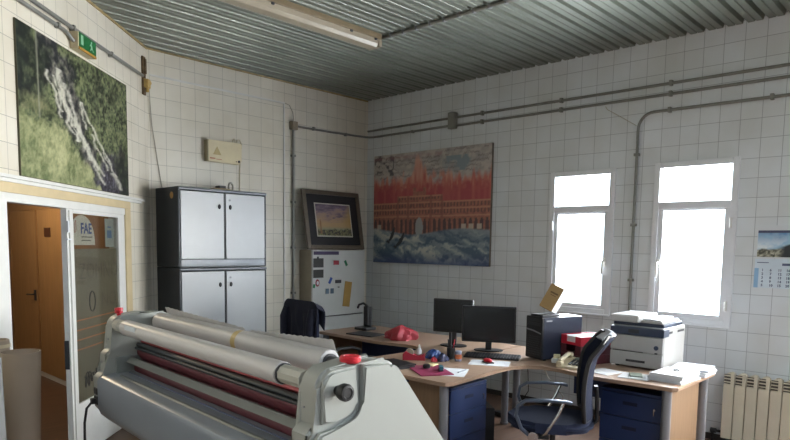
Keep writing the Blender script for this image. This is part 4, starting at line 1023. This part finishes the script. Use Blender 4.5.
# multifunction printer
t = thing('printer', 'grey and white multifunction printer on the right end of the desk', 'printer', (4.50, 1.840, ZD), math.radians(0))
m_pw = mat('printer_white', '#a3a3a2', 0.4, 0, 0.03); m_pd = mat('printer_dark', '#2f3a4f', 0.4)
D, w, hb = 0.42, 0.195, 0.305
MB().box(0.012, D, -w, w, 0.012, hb, 0.012, 3).build('body', m_pw, t)
MB().box(0.0, 0.012, -w + 0.004, w - 0.004, 0.125, 0.235, 0.004).build('front_cover', m_pw, t)
MB().box(-0.003, 0.012, -w + 0.004, w - 0.004, 0.014, 0.118, 0.005).build('paper_drawer', m_pw, t)
MB().box(-0.006, -0.002, -0.07, 0.07, 0.045, 0.062, 0.002).build('drawer_grip', M_dark, t)
MB().box(0.004, 0.02, -0.05, w - 0.02, 0.113, 0.121).build('slot', M_black, t)
MB().box(-0.006, 0.10, -w - 0.002, w + 0.002, 0.240, 0.300, 0.008).build('control_panel', m_pd, t)
MB().box(-0.0075, -0.005, -0.02, 0.06, 0.258, 0.285, 0.002).build('panel_display', M_dark, t)
MB().cyl((-0.001, -0.145, 0.165), (-0.006, -0.145, 0.165), 0.016, seg=18).build('power_button', m_pd, t)
MB().box(0.0, 0.002, -0.155, -0.135, 0.12, 0.13).box(0.0005, 0.0012, -0.01, 0.09, 0.172, 0.178).build('front_mark', M_dark, t)
MB().box(0.03, 0.16, -w - 0.0015, -w + 0.003, 0.262, 0.278, 0.001).box(0.26, 0.39, -w - 0.0015, -w + 0.003, 0.262, 0.278, 0.001).build('side_vent', M_dark, t)
MB().box(0.05, D - 0.01, -w + 0.02, w + 0.004, 0.301, 0.330, 0.008).build('scanner_bed', m_pd, t)
MB().box(0.00, D - 0.06, -0.01, w + 0.010, 0.331, 0.385, 0.012, 3).build('scanner_lid', mat('lid_white', '#b4b4b3', 0.4), t)
MB().box(0.04, D - 0.05, -w + 0.03, -0.011, 0.331, 0.352, 0.006).build('document_tray', mat('lid_white', '#b4b4b3', 0.4), t)
mb = MB(); mb.prism([(0.05, 0.354), (0.30, 0.364), (0.30, 0.370), (0.05, 0.360)], XZ, -0.15, -0.02, 0.002).build('feeder_flap', M_leg, t)
for x in (0.04, D - 0.04):
    for y in (-0.15, 0.15): MB().cyl((x, y, 0.0005), (x, y, 0.012), 0.014, seg=12).build('foot', M_black, t)

# papers on the printer end
def sheets(label, x, y, z, a, b, h, rz, m=M_paper, name='paper_stack', cat='paper', n=1):
    mb = MB(); r = random.Random(int(x * 1000))
    k = max(1, n)
    for i in range(k):
        dx, dy, da = (r.uniform(-.006, .006), r.uniform(-.008, .008), r.uniform(-.04, .04)) if k > 1 else (0, 0, 0)
        mb.box(-a + dx, a + dx, -b + dy, b + dy, 0.0004 + h * i / k, h * (i + 1) / k - 0.0002, mtx=Matrix.Rotation(da, 4, 'Z'))
    return tag(mb.build(name, m, loc=(x, y, z), rot=(0, 0, rz)), label, cat)


sheets('thick white paper ream at the front corner of the desk by the printer', 4.325, 1.502, ZD, 0.150, 0.108, 0.052, -0.05, n=4)
MB2 = MB().tube([(0.03 * math.cos(a), 0.018 * math.sin(a), 0.0035) for a in np.linspace(0, 2 * PI, 20)], 0.003, 6)
tag(MB2.build('rubber_band', M_dark, loc=(4.36, 1.50, ZD + 0.0525), rot=(0, 0, 0.4)), 'small dark loop lying on the thick white ream', 'band')
sheets('grey folder lying on papers behind the white ream', 4.635, 1.485, ZD + 0.036, 0.125, 0.120, 0.012, 0.12, mat('grey_folder', '#a9afb8', 0.6), 'folder', 'folder')
sheets('white papers under the grey folder at the desk end', 4.635, 1.482, ZD, 0.118, 0.115, 0.034, 0.0, n=4)
sheets('white papers spread before the printer, under the grey pad', 4.205, 1.715, ZD, 0.10, 0.095, 0.006, 0.15, n=3)
sheets('grey green pad lying on the papers before the printer', 4.215, 1.715, ZD + 0.0064, 0.06, 0.04, 0.010, 0.45, mat('pad_grey', '#7f8a80', 0.6), 'pad', 'pad')
sheets('white sheets between the telephone and the printer', 4.215, 1.930, ZD, 0.10, 0.085, 0.004, -0.2, n=2)

# ------------------------------------------------------------------ clutter on the desk tongue
m_mag = mat('magenta_cover', '#8e2f52', 0.45, 0, 0.05)
sheets('magenta folder on the corner of the near desk', 3.330, 2.800, ZD, 0.115, 0.175, 0.007, -0.55, m_mag, 'folder', 'folder')
sheets('white sheet half under the magenta folder', 3.405, 2.66, ZD, 0.10, 0.140, 0.0012, -1.05)
tag(MB().cyl((0, 0, 0), (0, 0, 0.026), 0.027, seg=20, bev=0.004).build('ink_pad', M_black, loc=(3.362, 2.855, ZD + 0.0075)), 'small black round tin on the magenta folder', 'tin')
t = thing('stapler', 'teal stapler on the magenta folder', 'stapler', (3.375, 2.735, ZD + 0.0075), 0.75)
m_teal = mat('teal_plastic', '#1f5f70', 0.4)
MB().box(-0.045, 0.045, -0.016, 0.016, 0, 0.008, 0.003).build('stapler_base', M_dark, t)
MB().prism([(-0.045, 0.009), (-0.045, 0.030), (0.030, 0.032), (0.046, 0.022), (0.046, 0.009)], XZ, -0.015, 0.015, 0.004).build('stapler_arm', m_teal, t)
tag(MB().box(-0.05, 0.05, -0.032, 0.032, 0.0, 0.012, 0.002).build('note_pad', mat('pale_yellow', '#d8cf9c', 0.6), loc=(3.475, 2.905, ZD + 0.0004), rot=(0, 0, 0.3)), 'pale yellow note pad behind the black tin', 'pad')
tag(MB().tube([(-0.06, 0, 0.005), (0.06, 0, 0.005), (0.075, 0, 0.005)], [0.0045, 0.0045, 0.001], 8).build('pen', mat('grey_pen', '#7d858c', 0.4), loc=(3.462, 2.62, ZD + 0.0016), rot=(0, 0, 0.2)), 'grey pen on the white sheet beside the folder', 'pen')
sheets('black document wallet behind the magenta folder, next to the laminator', 3.290, 3.085, ZD, 0.075, 0.135, 0.014, -0.25, M_dark, 'folder', 'folder')
sheets('second black wallet lying on the first one', 3.295, 3.085, ZD + 0.0150, 0.075, 0.135, 0.012, -0.18, M_black, 'folder', 'folder')

t = thing('tape_dispenser', 'magenta tape dispenser with a white roll on the desk tongue', 'dispenser', (3.560, 3.150, ZD), -0.95)
MB().prism([(-0.085, 0.0005), (-0.085, 0.045), (-0.06, 0.068), (-0.02, 0.045), (0.03, 0.030), (0.078, 0.052), (0.085, 0.0005)], XZ, -0.028, 0.028, 0.004).build('dispenser_body', mat('dispenser_red', '#a02038', 0.4), t)
MB().cyl((-0.035, -0.012, 0.055), (-0.035, 0.012, 0.055), 0.032, seg=22).build('tape_roll', mat('clear_tape', '#8e8a7c', 0.4), t)
t = thing('glue_bottle', 'small white bottle between the red dispenser and the blue bag', 'bottle', (3.675, 3.200, ZD))
MB().lathe([(0.018, 0.0005), (0.020, 0.006), (0.020, 0.055), (0.012, 0.072), (0.008, 0.074)], (0, 0, 0), 18).build('bottle_body', M_paper, t)
MB().lathe([(0.009, 0.074), (0.009, 0.085), (0.003, 0.100)], (0, 0, 0), 14).build('bottle_cap', M_white, t)


def lump(name, label, cat, c, r, m, seed, hgt, par=None):
    rnd = random.Random(seed); ph = [rnd.uniform(0, 6.28) for _ in range(6)]
    def fn(a, b):
        th = 2 * PI * a; z = b
        k = math.sin(PI * min(1, .12 + .88 * (1 - z))) ** .55 if z < 1 else 0
        k = (1 - z ** 2.2) ** .5 if z < 1 else 0
        wob = 1 + .16 * math.sin(3 * th + ph[0] + 2 * z) + .10 * math.sin(7 * th + ph[1] - 5 * z) + .05 * math.sin(13 * th + ph[2])
        return (r[0] * k * wob * math.cos(th), r[1] * k * wob * math.sin(th), .0006 + hgt * z * (1 + .14 * math.sin(2 * th + ph[3]) * z))
    mb = MB().grid(fn, 40, 14)
    bmesh.ops.remove_doubles(mb.bm, verts=list(mb.bm.verts), dist=1e-4)
    o = mb.build(name, m, par, smooth=50, loc=c)
    if par is None: tag(o, label, cat)
    return o


lump('plastic_bag', 'crumpled blue plastic bag in the middle of the desk tongue', 'bag', (3.735, 3.105, ZD), (0.070, 0.050), mat('blue_bag', '#2c4a86', 0.35, 0, 0.25, 40), 3, 0.062)
lump('plastic_bag', 'crumpled dark blue bag with red print beside the pen cup', 'bag', (3.690, 2.975, ZD), (0.042, 0.040), mat('dark_bag', '#3a3f62', 0.35, 0, 0.3, 40), 9, 0.055)
lump('cloth', 'small crumpled red cloth tucked by the blue bag', 'cloth', (3.620, 3.005, ZD), (0.022, 0.024), mat('red_cloth', '#a82c3a', 0.7, 0, 0.1, 40), 5, 0.035)
lump('fabric_bundle', 'crumpled bright red bundle on the far side of the second desk', 'cloth', (4.285, 3.96, ZD), (0.13, 0.16), mat('red_bundle', '#a3333e', 0.6, 0, 0.12, 30), 12, 0.115)
t = thing('pen_cup', 'black pen cup with tall ruler standing left of the keyboard', 'cup', (3.800, 2.985, ZD))
MB().lathe([(0.030, 0.0005), (0.032, 0.09), (0.029, 0.09), (0.027, 0.01)], (0, 0, 0), 20).build('cup', M_black, t)
MB().box(-0.014, -0.008, -0.012, 0.012, 0.015, 0.21).build('ruler', M_dark, t)
for i, (dx, dy, c) in enumerate(((0.010, 0.010, '#2b4fa5'), (0.012, -0.010, '#a8323c'), (-0.002, 0.016, '#22242a'))):
    MB().tube([(dx * .5, dy * .5, 0.012), (dx * 1.7, dy * 1.7, 0.150)], 0.004, 7).build('pen', mat('tint' + c, c, 0.5), t)
t = thing('spray_bottle', 'small printed can with orange label beside the pen cup', 'can', (3.775, 2.895, ZD))
MB().lathe([(0.024, 0.0005), (0.026, 0.004), (0.026, 0.070), (0.020, 0.078), (0.019, 0.080)], (0, 0, 0), 20).build('can_body', mat('can_multi', '#8c93a8', 0.3, 0.2, 0.3, 60), t)
MB().cyl((0, 0, 0.018), (0, 0, 0.052), 0.0265, seg=22, cap=False).build('can_label', mat('can_label', '#b0603c', 0.4, 0, 0.3, 80), t)
t = thing('desk_fan_heater', 'dark upright desk phone stand on the far desk by the white cabinet', 'stand', (4.46, 4.62, ZD))
t.name = 'phone_stand'
MB().box(-0.07, 0.07, -0.09, 0.09, 0.0005, 0.03, 0.008).build('stand_base', M_black, t)
MB().box(0.02, 0.05, -0.05, 0.05, 0.03, 0.24, 0.01).box(-0.01, 0.02, -0.045, -0.01, 0.05, 0.25, 0.008).build('stand_upright', M_black, t)
MB().tube([(0.03, 0.0, 0.24), (0.0, 0.03, 0.27), (-0.03, 0.06, 0.255), (-0.02, 0.09, 0.22)], 0.012, 8).build('stand_arm', M_black, t)
tag(MB().box(-0.11, 0.11, -0.16, 0.16, 0.0005, 0.012, 0.003).build('laptop_base', M_dark, loc=(4.22, 4.36, ZD), rot=(0, 0, 0.1)), 'flat closed dark laptop on the far desk', 'laptop')

# under the desk
t = thing('floor_computer', 'dark grey computer standing on the floor under the desk tongue', 'computer', (4.10, 2.93, 0), math.radians(-40))
MB().box(-0.08, 0.08, -0.20, 0.20, 0.012, 0.30, 0.006).build('case', mat('case_grey', '#3a3d42', 0.45), t)
MB().box(-0.078, 0.078, -0.212, -0.20, 0.012, 0.30, 0.006).build('front_bezel', M_dark, t)
for x in (-0.06, 0.06):
    for y in (-0.17, 0.17): MB().cyl((x, y, 0.0005), (x, y, 0.012), 0.012, seg=12).build('foot', M_black, t)
t = thing('power_strip', 'black power strip with a red light on the floor under the desk', 'power strip', (4.78, 3.08, 0), math.radians(80))
MB().box(-0.17, 0.17, -0.03, 0.03, 0.0005, 0.045, 0.006).build('strip_body', M_black, t)
m_led = bpy.data.materials.new('red_led'); m_led.use_nodes = True; e = m_led.node_tree.nodes['Principled BSDF']; e.inputs['Base Color'].default_value = (.8, .05, .03, 1); e.inputs['Emission Color'].default_value = (1, .08, .04, 1); e.inputs['Emission Strength'].default_value = 4
MB().box(-0.15, -0.13, -0.010, 0.010, 0.045, 0.049).build('switch_light', m_led, t)
for k in range(4): MB().cyl((-0.08 + 0.065 * k, 0, 0.045), (-0.08 + 0.065 * k, 0, 0.048), 0.02, seg=16).build('socket', M_dark, t)
tag(MB().tube([(4.60, 2.80, 0.62), (4.66, 2.82, 0.45), (4.74, 2.86, 0.30), (4.72, 2.95, 0.15), (4.70, 3.0, 0.052)], 0.004, 6).build('cable', M_black), 'black cable dropping from desk to power strip', 'cable')
tag(MB().tube([(4.64, 2.72, 0.64), (4.72, 2.66, 0.45), (4.78, 2.55, 0.30), (4.84, 2.60, 0.10), (4.86, 2.8, 0.006)], 0.004, 6).build('cable', mat('grey_cable', '#a9a393', 0.6)), 'grey cable hanging under the desk behind the chair', 'cable')
tag(MB().tube([(4.45, 3.12, 0.62), (4.50, 3.20, 0.40), (4.40, 3.22, 0.22), (4.46, 3.18, 0.06), (4.60, 3.2, 0.006)], 0.004, 6).build('cable', M_black), 'black cable looping under the second desk', 'cable')

# ------------------------------------------------------------------ office chairs (local: +x = where the sitter faces)
m_mesh = mat('navy_mesh', '#1a2033', 0.8, 0, 0.1, 60, 0.4, 900, spec=0.15); m_seat = mat('navy_fabric', '#1d2640', 0.85, 0, 0.08, 40, 0.3, 500)


def star_base(t):
    hub = MB().cyl((0, 0, 0.06), (0, 0, 0.13), 0.03, seg=18).cyl((0, 0, 0.13), (0, 0, 0.40), 0.018, seg=18).build('gas_column', M_black, t)
    for k in range(5):
        a = 2 * PI * k / 5 + 0.3; d = Vector((math.cos(a), math.sin(a), 0))
        MB().flat_tube([d * 0.025 + Vector((0, 0, 0.105)), d * 0.16 + Vector((0, 0, 0.095)), d * 0.285 + Vector((0, 0, 0.070))], 0.020, 0.013, (-d.y, d.x, 0)).build('leg', M_black, t)
        s = Vector((-d.y, d.x, 0)) * 0.010
        c = d * 0.28 + Vector((0, 0, 0.026))
        MB().cyl(c - s * 2.2, c - s * 0.6, 0.026, seg=16).cyl(c + s * 0.6, c + s * 2.2, 0.026, seg=16).cyl(c - s * 0.7 , c + s * 0.7, 0.01, seg=10).build('caster', M_black, t)


t = thing('office_chair', 'navy mesh-back office chair with chrome-tipped arms before the desk', 'chair', (3.700, 2.040, 0), math.radians(121)); t.scale = (1, 1, 0.94)
star_base(t)
seat = [(0.02 + 0.275 * math.copysign(abs(math.cos(a)) ** .65, math.cos(a)), 0.235 * math.copysign(abs(math.sin(a)) ** .65, math.sin(a))) for a in np.linspace(0, 2 * PI, 33)[:-1]]
MB().prism(seat, XY, 0.405, 0.475, 0.028, 4).build('seat', m_seat, t)
MB().box(-0.12, 0.10, -0.09, 0.09, 0.385, 0.406, 0.004).build('seat_plate', M_black, t)
def backfn(a, b):
    y = (a - .5) * (0.46 - 0.10 * (b - .35) ** 2 * 1.2 - (0.10 if b > .95 else 0)); z = 0.50 + 0.56 * b
    x = -0.235 - 0.075 * b + 0.045 * math.sin(b * PI * .9) + 0.10 * (2 * (a - .5)) ** 2 * .55 - (0.06 * (b - .75) / .25 if b > .75 else 0)
    return (x, y, z)
bk = MB().grid(backfn, 16, 18, 0.014).build('backrest', m_mesh, t)
ed = [backfn(0, q) for q in np.linspace(0, 1, 14)] + [backfn(q, 1) for q in np.linspace(0.1, 0.9, 8)] + [backfn(1, q) for q in np.linspace(1, 0, 14)] + [backfn(q, 0) for q in np.linspace(0.9, 0.0, 8)]
MB().tube(ed, 0.015, 8).build('back_frame', M_black, bk)
hp = MB().grid(lambda a, b: (backfn(.15 + .7 * a, .88 + .12 * b)[0] + 0.002 - 0.012 * math.sin(PI * b), backfn(.15 + .7 * a, .9)[1], 1.005 + 0.075 * b), 10, 6, 0.02).build('lit_top_rail', mat('painted_highlight', '#9da3ac', 0.35), bk)  # pale tone paints the highlight along the top of the backrest
MB().flat_tube([(-0.08, 0, 0.39), (-0.22, 0, 0.40), (-0.275, 0, 0.46), (-0.272, 0, 0.60), (-0.262, 0, 0.70)], 0.030, 0.012, (0, 1, 0)).build('back_bracket', M_black, t)
m_arm = mat('arm_grey', '#5a6474', 0.3, 0.5)
for s in (-1, 1):
    y = s * 0.265
    a_ = MB().flat_tube([(0.14, y - s * 0.01, 0.385), (0.20, y, 0.44), (0.235, y, 0.53), (0.225, y, 0.60), (0.18, y, 0.632), (0.06, y, 0.642), (-0.06, y, 0.640), (-0.10, y, 0.632)], 0.022, 0.011, (0, 1, 0)).build('armrest', m_arm, t)
    MB().tube([(-0.05, y, 0.630), (-0.02, y, 0.55), (0.05, y - s * 0.005, 0.42), (0.07, y - s * 0.02, 0.392)], 0.011, 8).build('arm_strut', M_chrome, a_)
    MB().cyl((0.13, y - s * 0.02, 0.392), (0.13, y + s * 0.018, 0.392), 0.034, seg=20, bev=0.005).build('arm_disc', M_chrome, a_)
    MB().box(0.03, 0.16, s * 0.15 if s > 0 else y, y if s > 0 else s * 0.15, 0.378, 0.392).build('arm_mount', M_black, a_)

t = thing('office_chair', 'black office chair half hidden behind the laminator, draped with a navy jacket', 'chair', (3.735, 4.38, 0), math.radians(-4))
star_base(t)
MB().prism(seat, XY, 0.405, 0.475, 0.028, 4).build('seat', m_seat, t)
MB().box(-0.12, 0.10, -0.09, 0.09, 0.385, 0.406, 0.004).build('seat_plate', M_black, t)
MB().prism(rrect(-0.215, 0.215, 0.52, 1.02, 0.06), YZ, -0.265, -0.225, 0.012).build('backrest', m_seat, t)
MB().flat_tube([(-0.08, 0, 0.39), (-0.22, 0, 0.40), (-0.285, 0, 0.46), (-0.285, 0, 0.66)], 0.030, 0.012, (0, 1, 0)).build('back_bracket', M_black, t)
for s in (-1, 1):
    y = s * 0.275
    MB().flat_tube([(0.10, y - s * 0.06, 0.392), (0.16, y, 0.43), (0.18, y, 0.56), (0.16, y, 0.61), (0.08, y, 0.635), (-0.06, y, 0.635), (-0.14, y, 0.61), (-0.15, y, 0.56), (-0.11, y, 0.43), (-0.09, y - s * 0.06, 0.392)], 0.020, 0.012, (0, 1, 0)).build('armrest', M_black, t)
# jacket hung over the backrest
m_jk = mat('jacket_navy', '#171a2b', 0.9, 0, 0.10, 20, 0.3, 300)
j = thing('jacket', 'dark navy jacket hung over the back of the half hidden office chair', 'jacket', (3.735, 4.38, 0), math.radians(-4))
def jk(a, b):
    # wraps over the backrest: b 0 = hem behind it, 1 = hem in front of it
    y = (a - .5) * 2
    if b < .5: q = b / .5; z = 0.56 + 0.495 * q; x = -0.300 + 0.018 * q ** 6
    else: q = (b - .5) / .5; z = 1.055 - 0.20 * q; x = -0.282 + 0.080 * min(1, q * 5)
    drop = 0.05 * max(0, abs(y) - .72) ** 2 / .0784
    fold = (0.010 * math.sin(y * 9 + z * 7) + 0.007 * math.sin(y * 17 - z * 13)) * max(0, min(1, (1.03 - z) * 6))
    hw = 0.255 + 0.020 * (1.055 - z) + 0.006 * math.sin(z * 23 + 2 * (1 if y > 0 else -1))
    return (x - (fold if b < .5 else -fold * .5), y * hw, z - drop)
MB().grid(jk, 34, 30, 0.010).build('jacket_body', m_jk, j, smooth=60)
for s in (-1, 1): MB().tube([(-0.292, s * 0.195, 0.985), (-0.318, s * 0.205, 0.90), (-0.324, s * 0.195, 0.76), (-0.320, s * 0.185, 0.62), (-0.318, s * 0.180, 0.56)], [0.030, 0.036, 0.036, 0.032, 0.030], 12).build('sleeve', m_jk, j, smooth=60)

# ------------------------------------------------------------------ groups of things of one kind
GROUPS = {'cupboard': 'stacked cupboards', 'conduit': 'conduits on walls and ceiling', 'magnet': 'magnets on the white cabinet', 'strip_magnet': 'magnets on the white cabinet',
          'ring_magnet': 'magnets on the white cabinet', 'photo_print': 'photos on the white cabinet', 'monitor': 'monitors on the desks', 'desk': 'L-shaped desks',
          'drawer_pedestal': 'drawer pedestals under the desks', 'office_chair': 'office chairs', 'cable': 'loose cables', 'paper_stack': 'papers on the desks', 'paper_sheet': 'papers on the desks',
          'folder': 'folders on the desks', 'plastic_bag': 'crumpled bags on the desk'}
for o in list(C.objects):
    if o.parent is None and 'label' in o and 'group' not in o:
        g = GROUPS.get(o.name.split('.')[0])
        if g: o['group'] = g
